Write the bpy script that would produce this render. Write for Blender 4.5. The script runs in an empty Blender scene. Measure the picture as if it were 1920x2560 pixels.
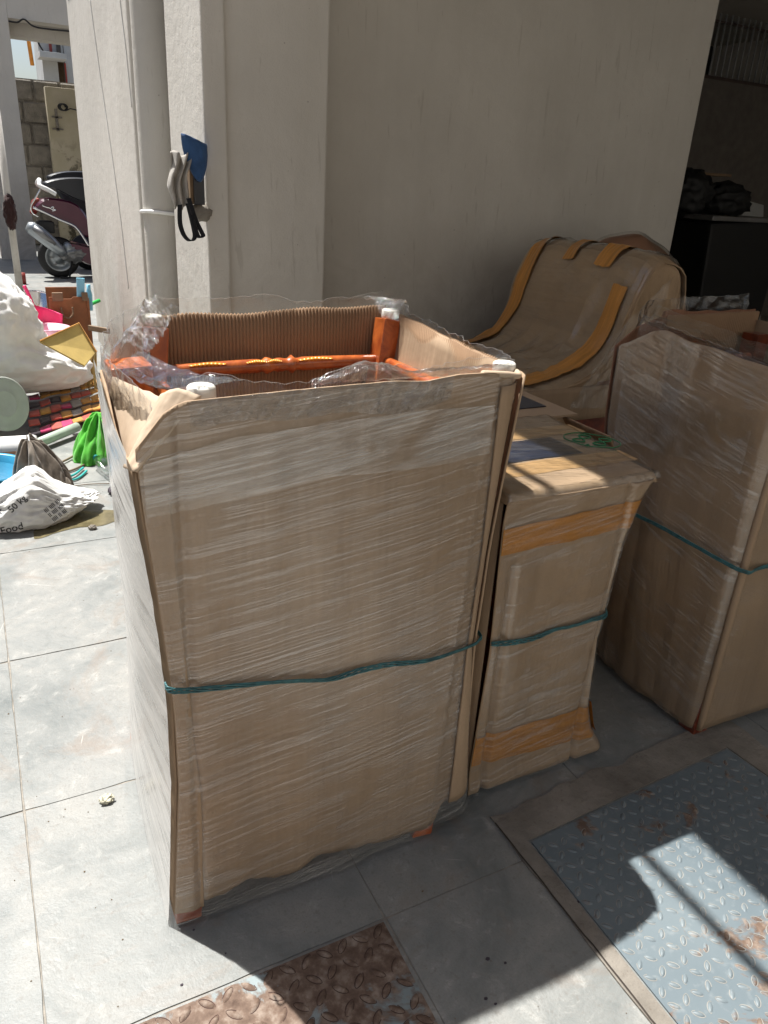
import bpy, bmesh, math, random
from mathutils import Vector, Matrix, noise
from mathutils.bvhtree import BVHTree
random.seed(7)
R = math.radians
sc = bpy.context.scene
col = sc.collection

# ------------------------------------------------------------------ camera
CH = 1.30
pitch, roll, yaw = R(23.7), R(3.53), R(61.5)
fwh = Vector((math.cos(yaw), math.sin(yaw), 0))
rt0 = Vector((math.sin(yaw), -math.cos(yaw), 0))
fw = fwh * math.cos(pitch) + Vector((0, 0, -math.sin(pitch)))
up0 = rt0.cross(fw)
cr, sr = math.cos(roll), math.sin(roll)
right = rt0 * cr + up0 * sr
up = up0 * cr - rt0 * sr
cam = bpy.data.cameras.new('camera')
cam.sensor_fit = 'VERTICAL'; cam.sensor_height = 36; cam.lens = 0.74 * 36
cam.clip_end = 400; cam.clip_start = 0.02
co = bpy.data.objects.new('camera', cam); col.objects.link(co)
m3 = Matrix((right, up, -fw)).transposed()
co.matrix_world = Matrix.Translation((0, 0, CH)) @ m3.to_4x4()
sc.camera = co

# ------------------------------------------------------------------ world, sun
SUN = Vector((-0.20, 0.39, 1.0)).normalized()
w = bpy.data.worlds.new('World'); sc.world = w; w.use_nodes = True
wn = w.node_tree; wn.nodes.clear()
sky = wn.nodes.new('ShaderNodeTexSky'); sky.sky_type = 'NISHITA'; sky.sun_disc = False
sky.sun_elevation = math.asin(SUN.z); sky.sun_rotation = math.atan2(SUN.x, SUN.y)
sky.air_density = 1.0; sky.dust_density = 2.5; sky.ozone_density = 1.0
bg = wn.nodes.new('ShaderNodeBackground'); bg.inputs['Strength'].default_value = 0.072
wo = wn.nodes.new('ShaderNodeOutputWorld')
wn.links.new(sky.outputs[0], bg.inputs[0]); wn.links.new(bg.outputs[0], wo.inputs[0])
sl = bpy.data.lights.new('sun', 'SUN'); sl.energy = 5.0; sl.angle = R(0.55); sl.color = (1, 0.97, 0.92)
so = bpy.data.objects.new('sun', sl); col.objects.link(so)
so.rotation_euler = SUN.to_track_quat('Z', 'Y').to_euler(); so.location = SUN * 20
sc.view_settings.view_transform = 'Standard'; sc.view_settings.look = 'None'
sc.view_settings.exposure = 0.93; sc.view_settings.gamma = 1.0
sc.view_settings.use_curve_mapping = False
try:
    sc.cycles.transparent_max_bounces = 24; sc.cycles.max_bounces = 8
    sc.cycles.caustics_reflective = False; sc.cycles.sample_clamp_indirect = 6
except Exception: pass

# ------------------------------------------------------------------ materials
def newmat(name):
    m = bpy.data.materials.new(name); m.use_nodes = True
    nt = m.node_tree; nt.nodes.clear()
    out = nt.nodes.new('ShaderNodeOutputMaterial')
    return m, nt, out
class N:
    def __init__(s, nt): s.nt = nt
    def n(s, t, **kw):
        x = s.nt.nodes.new(t)
        for k, v in kw.items():
            if hasattr(x, k): setattr(x, k, v)
            else: x.inputs[k.replace('_', ' ')].default_value = v
        return x
    def l(s, a, b): s.nt.links.new(a, b)
    def coord(s, kind='pos', scale=(1, 1, 1), rot=(0, 0, 0)):
        if kind == 'pos': o = s.n('ShaderNodeNewGeometry').outputs['Position']
        else: o = s.n('ShaderNodeTexCoord').outputs['UV' if kind == 'uv' else 'Object']
        if any(rot):
            m0 = s.n('ShaderNodeMapping'); m0.inputs['Rotation'].default_value = rot; s.l(o, m0.inputs[0]); o = m0.outputs[0]
        mp = s.n('ShaderNodeMapping'); mp.inputs['Scale'].default_value = scale
        s.l(o, mp.inputs[0]); return mp.outputs[0]
    def noise(s, vec, scale, detail=4, rough=.55, dist=0):
        t = s.n('ShaderNodeTexNoise'); t.inputs['Scale'].default_value = scale; t.inputs['Detail'].default_value = detail
        t.inputs['Roughness'].default_value = rough; t.inputs['Distortion'].default_value = dist
        s.l(vec, t.inputs['Vector']); return t.outputs['Fac']
    def ramp(s, fac, stops):
        r = s.n('ShaderNodeValToRGB'); e = r.color_ramp.elements
        while len(e) < len(stops): e.new(0.5)
        for i, (p, c) in enumerate(stops):
            e[i].position = p; e[i].color = (c, c, c, 1) if isinstance(c, (int, float)) else (*c, 1)
        s.l(fac, r.inputs[0]); return r.outputs[0]
    def mix(s, fac, a, b, mode='MIX'):
        m = s.n('ShaderNodeMix'); m.data_type = 'RGBA'; m.blend_type = mode
        for sock, v in ((m.inputs[0], fac), (m.inputs[6], a), (m.inputs[7], b)):
            if hasattr(v, 'links'): s.l(v, sock)
            elif isinstance(v, (int, float)): sock.default_value = v
            else: sock.default_value = (*v, 1)
        return m.outputs[2]
    def math(s, op, a, b=None, clamp=False):
        m = s.n('ShaderNodeMath'); m.operation = op; m.use_clamp = clamp
        for sock, v in ((m.inputs[0], a), (m.inputs[1], b)):
            if v is None: continue
            if hasattr(v, 'links'): s.l(v, sock)
            else: sock.default_value = v
        return m.outputs[0]
    def bump(s, h, strength=.3, dist=.01, prev=None):
        b = s.n('ShaderNodeBump'); b.inputs['Strength'].default_value = strength; b.inputs['Distance'].default_value = dist
        s.l(h, b.inputs['Height'])
        if prev is not None: s.l(prev, b.inputs['Normal'])
        return b.outputs[0]
    def schlick(s, nrm):
        lw = s.n('ShaderNodeLayerWeight'); lw.inputs['Blend'].default_value = .5; s.l(nrm, lw.inputs['Normal'])
        return s.math('ADD', s.math('MULTIPLY', s.math('POWER', lw.outputs['Facing'], 4.5), .92), .045)
    def bsdf(s, out, color, rough=.6, nrm=None, metal=0, spec=.5, coat=0, coat_rough=.1, trans=0, alpha=None, sheen=0):
        p = s.n('ShaderNodeBsdfPrincipled')
        for k, v in (('Base Color', color), ('Roughness', rough), ('Metallic', metal), ('Specular IOR Level', spec), ('Coat Weight', coat),
                     ('Coat Roughness', coat_rough), ('Transmission Weight', trans), ('Alpha', alpha), ('Sheen Weight', sheen)):
            if v is None: continue
            if hasattr(v, 'links'): s.l(v, p.inputs[k])
            elif isinstance(v, (int, float)): p.inputs[k].default_value = v
            else: p.inputs[k].default_value = (*v, 1)
        if nrm is not None: s.l(nrm, p.inputs['Normal'])
        if out is not None: s.l(p.outputs[0], out.inputs[0])
        return p
def plain(name, c, rough=.5, metal=0, var=.15, scale=12, bump=.15, bd=.003, **kw):
    m, nt, out = newmat(name); n = N(nt); v = n.coord()
    f = n.noise(v, scale, 5); f2 = n.noise(v, scale * 9, 3)
    d = tuple(max(0, x * (1 - var)) for x in c); e = tuple(min(1, x * (1 + var)) for x in c)
    cc = n.ramp(f, [(.3, d), (.7, e)])
    n.bsdf(out, cc, rough, n.bump(f2, bump, bd), metal, **kw); return m

def m_wall():
    m, nt, out = newmat('painted_plaster'); n = N(nt); v = n.coord()
    f = n.noise(v, 1.3, 5, .6); g = n.noise(n.coord(scale=(6, 6, .7)), 1.6, 4); h = n.noise(v, 160, 3, .6); k = n.noise(v, 22, 4)
    c = n.ramp(f, [(.25, (.50, .477, .435)), (.75, (.62, .595, .548))])
    c = n.mix(n.ramp(g, [(.45, 0), (.85, .22)]), c, (.40, .37, .32))
    sp = n.noise(v, 5, 6, .7); c = n.mix(n.ramp(sp, [(.70, 0), (.76, .35)]), c, (.30, .27, .23))
    sep = n.n('ShaderNodeSeparateXYZ'); n.l(n.n('ShaderNodeNewGeometry').outputs['Position'], sep.inputs[0])
    low = n.ramp(n.math('MULTIPLY', sep.outputs['Z'], .5), [(.10, 1), (.60, 0)])
    c = n.mix(n.math('MULTIPLY', low, n.ramp(n.noise(v, 2.6, 6, .7, .8), [(.38, 0), (.60, .65)])), c, (.31, .27, .225))
    sc1 = n.noise(n.coord('pos', (40, 40, 1.2), (.1, .05, 0)), 1.0, 3, .6, .3)
    c = n.mix(n.ramp(sc1, [(.64, 0), (.70, .32)]), c, (.33, .30, .26)); spk = n.noise(v, 34, 2)
    c = n.mix(n.ramp(spk, [(.76, 0), (.79, .55)]), c, (.16, .14, .12))
    n.bsdf(out, c, .75, n.bump(h, .34, .004, n.bump(k, .25, .012)), spec=.25); return m
def m_stone():
    m, nt, out = newmat('limestone_tile'); n = N(nt); v = n.coord()
    oi = n.n('ShaderNodeObjectInfo').outputs['Random']
    f = n.noise(v, 3.2, 7, .68, .8); g = n.noise(v, 17, 7, .66, .5); s = n.noise(v, 75, 5, .6); k = n.noise(v, 240, 3)
    c = n.ramp(f, [(.32, (.105, .120, .118)), (.50, (.205, .213, .205)), (.70, (.30, .288, .262))])
    c = n.mix(n.ramp(oi, [(0, .1), (1, .6)]), c, n.ramp(g, [(.32, (.165, .182, .182)), (.70, (.30, .30, .285))]))
    c = n.mix(n.ramp(g, [(.58, 0), (.70, .5)]), c, (.38, .38, .36))
    c = n.mix(n.ramp(s, [(.33, .45), (.42, 0)]), c, (.16, .15, .135))
    c = n.mix(n.ramp(k, [(.35, .35), (.5, 0)]), c, (.17, .165, .155))
    d = n.noise(v, 2.6, 6, .72, 1.4); c = n.mix(n.ramp(d, [(.54, 0), (.66, .55)]), c, (.20, .165, .135))
    sc1 = n.noise(n.coord('pos', (3, 90, 1), (0, 0, .5)), 1.0, 2, .5, .2); sc2 = n.noise(n.coord('pos', (90, 4, 1), (0, 0, .3)), 1.0, 2, .5, .2)
    c = n.mix(n.ramp(sc1, [(.735, 0), (.76, .4)]), c, (.5, .49, .46)); c = n.mix(n.ramp(sc2, [(.745, 0), (.765, .4)]), c, (.5, .49, .46))
    hb = n.bump(g, .45, .006, n.bump(s, .35, .0025, n.bump(k, .3, .001)))
    n.bsdf(out, c, n.ramp(g, [(.3, .42), (.7, .62)]), hb, spec=.4); return m
def m_grout():
    return plain('sandy_grout', (.235, .215, .185), .9, var=.35, scale=30, bump=.5)
def m_concrete():
    m, nt, out = newmat('rough_concrete'); n = N(nt); v = n.coord()
    f = n.noise(v, 7, 6, .65); s = n.noise(v, 130, 4, .6); g = n.noise(v, 30, 5)
    c = n.ramp(f, [(.3, (.15, .135, .115)), (.7, (.29, .265, .23))])
    c = n.mix(n.ramp(s, [(.28, .6), (.40, 0)]), c, (.13, .105, .085))
    n.bsdf(out, c, .9, n.bump(s, .5, .004, n.bump(g, .5, .01)), spec=.2); return m
def m_steel(name, paint, rustamt, paint2=None):
    m, nt, out = newmat(name); n = N(nt); v = n.coord()
    f = n.noise(v, 5.5, 7, .62, .5); g = n.noise(v, 45, 5, .6); b = n.noise(v, 2.2, 4)
    p = n.ramp(b, [(.3, paint), (.7, paint2 or tuple(x * 1.25 for x in paint))])
    p = n.mix(n.ramp(g, [(.55, 0), (.75, .25)]), p, (.42, .43, .42))
    r = n.ramp(g, [(.25, (.065, .038, .026)), (.5, (.145, .098, .072)), (.75, (.31, .255, .21))])
    mask = n.ramp(n.math('ADD', f, n.math('MULTIPLY', g, .12)), [(rustamt, 0), (rustamt + .045, 1)])
    c = n.mix(mask, p, r)
    rough = n.mix(mask, (.48, .48, .48), (.8, .8, .8))
    n.bsdf(out, c, rough, n.bump(mask, .25, .0015, n.bump(g, .3, .002)), spec=.4); return m
def m_card(name='kraft_cardboard', base=(.42, .29, .18), corr=True, wr=1.0):
    m, nt, out = newmat(name); n = N(nt); uv = n.coord('uv'); v = n.coord()
    f = n.noise(v, 3, 5, .6); g = n.noise(v, 220, 3); st = n.noise(n.coord('uv', (7, .8, 1)), 1.6, 3, .5, .2)
    c = n.ramp(f, [(.3, tuple(x * .86 for x in base)), (.7, tuple(x * 1.1 for x in base))])
    c = n.mix(n.ramp(st, [(.46, 0), (.66, .42)]), c, tuple(x * .68 for x in base))
    c = n.mix(n.ramp(g, [(.35, .22), (.5, 0)]), c, tuple(x * .75 for x in base))
    nb = n.bump(st, .55 * wr, .03)
    nb = n.bump(n.noise(n.coord('uv', (1, 1, 1)), 7, 4), .2 * wr, .02, nb)
    if corr:
        wv = n.n('ShaderNodeTexWave'); wv.wave_type = 'BANDS'; wv.bands_direction = 'X'; wv.inputs['Scale'].default_value = 45
        wv.inputs['Distortion'].default_value = .6; n.l(uv, wv.inputs[0])
        pass
    n.bsdf(out, c, .72, nb, spec=.25); return m
def m_film(name='stretch_film', angle=0.0, streak=1.0, base=.02, sx=2.2, sy=150.0, haze=.03, wrinkle=False, tint=(.985, .985, .975), cut=.36, wrk=.32):
    """thin clear stretch film: transparent sheet, wrinkle bump, glossy skin"""
    m, nt, out = newmat(name); n = N(nt); a3 = (0, 0, angle)
    uvr = n.coord('uv', (1, 1, 1), a3)
    wob_ = n.noise(n.coord('uv', (1, 1, 1)), 3.0, 3)
    def lines(sx_, sy_, dist):
        v = n.coord('uv', (sx_, sy_, 1), a3)
        add = n.n('ShaderNodeVectorMath'); add.operation = 'ADD'; cmb = n.n('ShaderNodeCombineXYZ')
        n.l(n.math('MULTIPLY', wob_, dist), cmb.inputs[1]); n.l(v, add.inputs[0]); n.l(cmb.outputs[0], add.inputs[1])
        return n.noise(add.outputs[0], 1.0, 3, .5, 0)
    st = lines(sx, sy, sy * .005); st2 = lines(sx * 2.0, sy * .38, sy * .004); st3 = lines(sx * 1.2, sy * 1.7, sy * .005)
    big = n.noise(n.coord('uv', (1.0, 1.8, 1), a3), 5.5, 5, .65, .9)
    big2 = n.noise(n.coord('uv', (3.0, 16, 1), a3), 2.0, 3, .6, .3)
    crk = n.noise(n.coord('uv', (1, 1, 1)), 26, 5, .65, 2.2)
    mask = n.math('MULTIPLY', n.ramp(big, [(cut, .0), (cut + .16, 1)]), n.ramp(big2, [(.32, .2), (.50, 1)]))
    s1 = n.ramp(st, [(.53, 0), (.59, 1), (.64, .1)]); s2 = n.ramp(st2, [(.58, 0), (.64, 1), (.68, .1)]); s3 = n.ramp(st3, [(.56, 0), (.66, 1)])
    sm = n.math('MAXIMUM', s1, n.math('MULTIPLY', s2, .5)); sm = n.math('MAXIMUM', sm, n.math('MULTIPLY', s3, .6))
    sm = n.math('MULTIPLY', sm, mask)
    nb = n.bump(st, .35, .004); nb = n.bump(st2, .22, .006, nb)
    nb = n.bump(crk, wrk if wrinkle else .10, .02 if wrinkle else .006, nb)
    fr = n.schlick(nb)
    gl = n.n('ShaderNodeBsdfGlossy'); gl.inputs['Roughness'].default_value = .11 if not wrinkle else .05; n.l(nb, gl.inputs['Normal'])
    df = n.n('ShaderNodeBsdfDiffuse'); df.inputs['Color'].default_value = (.80, .79, .76, 1); n.l(nb, df.inputs['Normal'])
    tr = n.n('ShaderNodeBsdfTransparent'); tr.inputs['Color'].default_value = (*tint, 1)
    fac = n.math('ADD', n.math('MULTIPLY', fr, 1.5), n.math('ADD', n.math('MULTIPLY', sm, .14 * streak), base), True)
    m1 = n.n('ShaderNodeMixShader'); n.l(fac, m1.inputs[0]); n.l(tr.outputs[0], m1.inputs[1]); n.l(gl.outputs[0], m1.inputs[2])
    dfac = n.math('ADD', n.math('MULTIPLY', sm, .22 * streak), n.math('MULTIPLY', mask, haze), True)
    m2 = n.n('ShaderNodeMixShader'); n.l(dfac, m2.inputs[0]); n.l(m1.outputs[0], m2.inputs[1]); n.l(df.outputs[0], m2.inputs[2])
    n.l(m2.outputs[0], out.inputs[0]); return m
def m_wood(name='varnished_wood', c1=(.26, .045, .012), c2=(.62, .17, .035)):
    m, nt, out = newmat(name); n = N(nt)
    f = n.noise(n.coord('pos', (14, 14, 14)), 1.2, 5, .6, 1.5); g = n.noise(n.coord('pos', (60, 60, 9)), 1.0, 4)
    c = n.ramp(f, [(.3, c1), (.75, c2)]); c = n.mix(n.ramp(g, [(.5, 0), (.8, .35)]), c, tuple(x * .4 for x in c1))
    n.bsdf(out, c, .32, n.bump(g, .12, .002), coat=.7, coat_rough=.08); return m
def m_tape(name='brown_packing_tape', base=(.50, .22, .045), rough=.24):
    m, nt, out = newmat(name); n = N(nt)
    f = n.noise(n.coord('uv', (3, 55, 1)), 1.0, 5, .6, .3); g = n.noise(n.coord('uv'), 22, 4, .6, 1.0)
    c = n.ramp(f, [(.3, tuple(x * .72 for x in base)), (.7, tuple(x * 1.2 for x in base))])
    n.bsdf(out, c, rough, n.bump(f, .8, .004, n.bump(g, .5, .008)), spec=.55); return m
def m_cloth(name, c, sc_=60, var=.2, rough=.85):
    m, nt, out = newmat(name); n = N(nt); v = n.coord()
    f = n.noise(v, 18, 4); g = n.noise(v, sc_ * 6, 2)
    cc = n.ramp(f, [(.3, tuple(x * (1 - var) for x in c)), (.7, tuple(min(1, x * (1 + var)) for x in c))])
    n.bsdf(out, cc, rough, n.bump(g, .4, .002), spec=.2, sheen=.2); return m
def m_clear(name='clear_plastic', tint=(.9, .92, .92)):
    m, nt, out = newmat(name); n = N(nt); f = n.noise(n.coord(), 40, 4, .6, 1)
    nb = n.bump(f, .5, .006)
    fr = n.schlick(nb)
    gl = n.n('ShaderNodeBsdfGlossy'); gl.inputs['Roughness'].default_value = .08; n.l(nb, gl.inputs['Normal'])
    tr = n.n('ShaderNodeBsdfTransparent'); tr.inputs['Color'].default_value = (*tint, 1)
    m1 = n.n('ShaderNodeMixShader'); n.l(n.math('ADD', n.math('MULTIPLY', fr, 1.5), .06, True), m1.inputs[0]); n.l(tr.outputs[0], m1.inputs[1]); n.l(gl.outputs[0], m1.inputs[2])
    n.l(m1.outputs[0], out.inputs[0]); return m
def m_mould():
    m, nt, out = newmat('mouldy_cream_plaster'); n = N(nt); v = n.coord()
    f = n.noise(v, 3, 5); g = n.noise(v, 5.5, 6, .7, .6); s = n.noise(v, 60, 3)
    c = n.ramp(f, [(.3, (.36, .32, .21)), (.7, (.47, .42, .32))])
    sep = n.n('ShaderNodeSeparateXYZ'); n.l(n.n('ShaderNodeNewGeometry').outputs['Position'], sep.inputs[0])
    low = n.ramp(n.math('MULTIPLY', sep.outputs['Z'], .4), [(.42, 1), (.64, 0)])
    mk = n.math('MULTIPLY', n.ramp(g, [(.50, 0), (.57, 1)]), low)
    c = n.mix(mk, c, (.07, .06, .035))
    n.bsdf(out, c, .9, n.bump(s, .4, .004)); return m

M = dict(wall=m_wall(), stone=m_stone(), grout=m_grout(), conc=m_concrete(),
    blue=m_steel('blue_grey_checker_steel', (.108, .140, .160), .625, (.155, .190, .208)),
    rust=m_steel('rusted_checker_steel', (.19, .235, .245), .455, (.25, .295, .30)), tread=m_steel('worn_blue_tread', (.128, .160, .178), .60, (.18, .215, .232)), tread_rust=m_steel('rusty_tread', (.14, .10, .085), .35), dust=plain('tan_dust', (.26, .255, .235), .9, var=.3, scale=40), rustdk=plain('dark_rust', (.06, .032, .024), .9, var=.3),
    card=m_card(base=(.375, .268, .175)), card_ch=m_card('brightened_cardboard_chair', (.46, .325, .205), wr=1.4), card_in=m_card('corrugated_liner', (.33, .21, .125), False, .5), card_pale=m_card('pale_kraft_fold', (.52, .41, .30), False, .7),  # chair card is the same cardboard, lightened to offset its deeper shade
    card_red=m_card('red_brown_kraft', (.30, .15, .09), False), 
    film=m_film(angle=R(-7), streak=1.15, cut=.33, sx=1.6, sy=230), film_band=m_film('stretch_film_milky', angle=R(-8), streak=1.1, haze=.15, cut=.28, sy=170, sx=3), hem=m_film('film_rolled_edge', streak=.5, haze=.14, base=.12, wrinkle=True, wrk=.4, cut=.2), film_crumple=m_film('stretch_film_crumpled', angle=R(50), streak=.8, haze=.03, wrinkle=True, wrk=.5, sx=5, sy=60, base=.02, cut=.40), film_pleat=m_film('stretch_film_pleats', angle=R(60), streak=.6, haze=.05, wrinkle=True, wrk=.9, sx=6, sy=50, base=.05), film_left=m_film('stretch_film_side', angle=R(-14), base=.08, haze=.50, sy=90, sx=1.2, cut=.2, streak=.6),
    film_rim=m_film('stretch_film_rim', angle=0, streak=.35, base=.02, sx=3, sy=40, haze=.03, wrinkle=True, cut=.46),
    film_dim=m_film('stretch_film_dim', angle=R(24), streak=.35, haze=.03, cut=.48),
    wood=m_wood(), wood_dk=m_wood('dark_varnished_wood', (.10, .018, .008), (.26, .05, .018)), carve=plain('amber_carving', (.80, .34, .04), .3, coat=.5),
    cap=plain('white_nylon', (.78, .76, .70), .35, var=.05), tape=m_tape(), tape_ch=m_tape('orange_packing_tape', (.60, .27, .06), .3), tape_lt=m_tape('tan_packing_tape', (.48, .30, .14), .35), tape_red=m_tape('red_brown_packing_tape', (.26, .085, .035)),
    tape_bk=m_tape('navy_tape', (.012, .02, .045), .3), string=plain('teal_twine', (.035, .125, .135), .45, var=.4, scale=60), marker=plain('green_marker', (.02, .16, .06), .5),
    chrome=plain('chrome', (.75, .75, .76), .12, 1, var=.05), black=plain('black_rubber', (.012, .012, .013), .6), blackgl=plain('black_vinyl', (.012, .015, .022), .32),
    silver=plain('silver_paint', (.34, .37, .39), .35, .6), magenta=plain('plum_scooter_paint', (.075, .006, .028), .3, coat=.35, var=.08), white=plain('white_plastic', (.8, .8, .78), .35, var=.06),
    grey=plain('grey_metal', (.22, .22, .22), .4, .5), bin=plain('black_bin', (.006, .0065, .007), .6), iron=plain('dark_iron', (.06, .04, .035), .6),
    stone_w=plain('rough_stone', (.22, .20, .17), .95, var=.35, scale=6, bump=.8, bd=.02), mould=m_mould(), bldg=plain('faded_paint', (.42, .43, .42), .85, var=.12, scale=2),
    dkwin=plain('dark_window', (.03, .025, .025), .3), orange=plain('orange_paint', (.70, .26, .03), .5), redp=plain('red_paint', (.25, .03, .02), .5),
    sack=m_cloth('white_woven_sack', (.72, .72, .71), 60, .05, .6), sack2=m_cloth('printed_cement_sack', (.66, .66, .64), 80, .14, .65), ink=plain('black_print', (.03, .03, .03), .7), 
    pink=plain('pink_plastic', (.75, .03, .16), .35, var=.1), palepink=plain('pale_pink_plastic', (.80, .42, .52), .45), bag=plain('brown_board', (.23, .085, .028), .6, var=.25), ltblue=plain('light_blue_plastic', (.20, .50, .66), .4),
    yellow=plain('yellow_board', (.58, .42, .13), .6), straw=plain('straw', (.50, .36, .14), .8, var=.3), green=m_cloth('green_cloth', (.075, .36, .035)), pvc=plain('grey_green_pvc', (.38, .46, .38), .45),
    drum=plain('pale_green_plastic', (.40, .44, .40), .5, var=.1), peach=plain('peach_plastic', (.68, .36, .22), .4), basin=plain('blue_plastic', (.03, .25, .42), .35), rag=m_cloth('brown_rag', (.15, .125, .10), 60, .5),
    ragw=m_cloth('grey_rag', (.36, .335, .30)), denim=m_cloth('blue_denim', (.035, .085, .20)), strap=m_cloth('black_strap', (.01, .01, .012)), maroon=m_cloth('maroon_cloth', (.035, .014, .013)),
    teal=plain('teal_plastic', (.02, .35, .33), .4), clear=m_clear(), stain=plain('wet_stain', (.125, .105, .055), .22, var=.4, scale=18), hose=plain('brown_stick', (.14, .10, .06), .8), woodpl=plain('raw_wood', (.17, .11, .06), .7), clothred=m_cloth('red_patch', (.45, .09, .07)),
    clothor=m_cloth('orange_patch', (.50, .25, .06)), clothpk=m_cloth('magenta_patch', (.45, .04, .13)), clothgy=m_cloth('grey_patch', (.30, .28, .27)), clothbk=m_cloth('dark_patch', (.05, .04, .05)), litter=plain('litter_paper', (.45, .43, .33), .8, var=.6, scale=80), crack=plain('dirt_line', (.035, .028, .022), .95))

# ------------------------------------------------------------------ builders
def origin(o):
    v = Vector((0, 0, 0))
    while o is not None: v += o.location; o = o.parent
    return v
def tag(o, label=None, cat=None, group=None, kind=None):
    if label: o['label'] = label
    if cat: o['category'] = cat
    if group: o['group'] = group
    if kind: o['kind'] = kind
    return o
def thing(name, loc, label, cat, group=None):
    o = bpy.data.objects.new(name, None); o.empty_display_size = .1; o.location = loc; col.objects.link(o)
    return tag(o, label, cat, group)
def obj(name, geo, mat, parent=None, smooth=False, loc=None, bevel=0, uv=None, solid=0, seg=2):
    """geo = (verts, faces) in world coordinates"""
    verts, faces = geo[0], geo[1]
    if uv is None and len(geo) > 2: uv = geo[2]
    vs = [Vector(v) for v in verts]
    o0 = origin(parent) if parent else (Vector(loc) if loc else Vector(((min(v.x for v in vs) + max(v.x for v in vs)) / 2, (min(v.y for v in vs) + max(v.y for v in vs)) / 2, min(v.z for v in vs))))
    me = bpy.data.meshes.new(name); me.from_pydata([tuple(v - o0) for v in vs], [], faces)
    if uv:
        L = me.uv_layers.new(name='uv')
        for lp in me.loops: L.data[lp.index].uv = uv[lp.vertex_index]
    bm = bmesh.new(); bm.from_mesh(me)
    bmesh.ops.recalc_face_normals(bm, faces=bm.faces)
    if bevel: bmesh.ops.bevel(bm, geom=list(bm.edges), offset=bevel, segments=seg, affect='EDGES', profile=.6)
    bm.to_mesh(me); bm.free()
    if smooth or bevel:
        for p in me.polygons: p.use_smooth = smooth
    me.materials.append(M[mat] if isinstance(mat, str) else mat)
    o = bpy.data.objects.new(name, me); col.objects.link(o)
    if parent: o.parent = parent
    else: o.location = o0
    if solid:
        s = o.modifiers.new('thickness', 'SOLIDIFY'); s.thickness = solid; s.offset = 0
    return o
def join(*gs):
    V, F, U = [], [], []
    for g in gs:
        k = len(V); V += list(g[0]); F += [tuple(i + k for i in f) for f in g[1]]
        if len(g) > 2: U += list(g[2])
    return (V, F, U) if len(U) == len(V) else (V, F)
def boxg(x0, x1, y0, y1, z0, z1):
    V = [(x, y, z) for z in (z0, z1) for y in (y0, y1) for x in (x0, x1)]
    return V, [(0, 2, 3, 1), (4, 5, 7, 6), (0, 1, 5, 4), (2, 6, 7, 3), (0, 4, 6, 2), (1, 3, 7, 5)]
def frustum(p0, p1, a0, b0, a1=None, b1=None, xd=Vector((1, 0, 0))):
    """square bar from p0 to p1"""
    p0, p1 = Vector(p0), Vector(p1); a1 = a1 or a0; b1 = b1 or b0
    z = (p1 - p0).normalized(); x = Vector(xd); x = (x - z * x.dot(z)).normalized(); y = z.cross(x)
    V = []
    for p, a, b in ((p0, a0, b0), (p1, a1, b1)):
        for sx, sy in ((-1, -1), (1, -1), (-1, 1), (1, 1)): V.append(tuple(p + x * sx * a + y * sy * b))
    return V, [(0, 2, 3, 1), (4, 5, 7, 6), (0, 1, 5, 4), (2, 6, 7, 3), (0, 4, 6, 2), (1, 3, 7, 5)]
def tube(pts, r, n=8, cap=True, flat=None):
    pts = [Vector(p) for p in pts]; V, F = [], []
    rr = r if isinstance(r, (list, tuple)) else [r] * len(pts)
    x = None
    for i, p in enumerate(pts):
        t = (pts[min(i + 1, len(pts) - 1)] - pts[max(i - 1, 0)]).normalized()
        if x is None: x = t.orthogonal().normalized()
        x = (x - t * x.dot(t)); x = x.normalized() if x.length > 1e-6 else t.orthogonal().normalized()
        y = t.cross(x)
        for k in range(n):
            a = 2 * math.pi * k / n
            V.append(tuple(p + (x * math.cos(a) + y * math.sin(a)) * rr[i]))
    for i in range(len(pts) - 1):
        for k in range(n):
            F.append((i * n + k, i * n + (k + 1) % n, (i + 1) * n + (k + 1) % n, (i + 1) * n + k))
    if cap: F.append(tuple(range(n))); F.append(tuple((len(pts) - 1) * n + k for k in range(n)))
    return V, F
def spline(pts, n=6):
    pts = [Vector(p) for p in pts]; out = []
    for i in range(len(pts) - 1):
        a, b, c, d = pts[max(i - 1, 0)], pts[i], pts[i + 1], pts[min(i + 2, len(pts) - 1)]
        for k in range(n):
            t = k / n
            out.append(.5 * ((2 * b) + (c - a) * t + (2 * a - 5 * b + 4 * c - d) * t * t + (3 * b - a - 3 * c + d) * t ** 3))
    out.append(pts[-1]); return out
def lathe(c, axis, prof, n=24):
    c = Vector(c); ax = Vector(axis).normalized(); x = ax.orthogonal().normalized(); y = ax.cross(x); V, F = [], []
    for h, r in prof:
        for k in range(n):
            a = 2 * math.pi * k / n; V.append(tuple(c + ax * h + (x * math.cos(a) + y * math.sin(a)) * r))
    for i in range(len(prof) - 1):
        for k in range(n): F.append((i * n + k, i * n + (k + 1) % n, (i + 1) * n + (k + 1) % n, (i + 1) * n + k))
    return V, F
def sheet(fn, nu, nv, us=1, vs=1):
    V, F, U = [], [], []
    for j in range(nv + 1):
        for i in range(nu + 1):
            V.append(tuple(fn(i / nu, j / nv))); U.append((i / nu * us, j / nv * vs))
    for j in range(nv):
        for i in range(nu):
            a = j * (nu + 1) + i; F.append((a, a + 1, a + nu + 2, a + nu + 1))
    return V, F, U
def xz_uv(g_, a=0, b=2): return g_[0], g_[1], [(v[a], v[b]) for v in g_[0]]
def nz(x, y=0, z=0, s=1): return noise.noise(Vector((x * s, y * s, z * s)))
def lin(tab, x):
    if x <= tab[0][0]: return tab[0][1]
    for (a, b), (c, d) in zip(tab, tab[1:]):
        if x <= c: return b + (d - b) * (x - a) / (c - a)
    return tab[-1][1]
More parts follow.
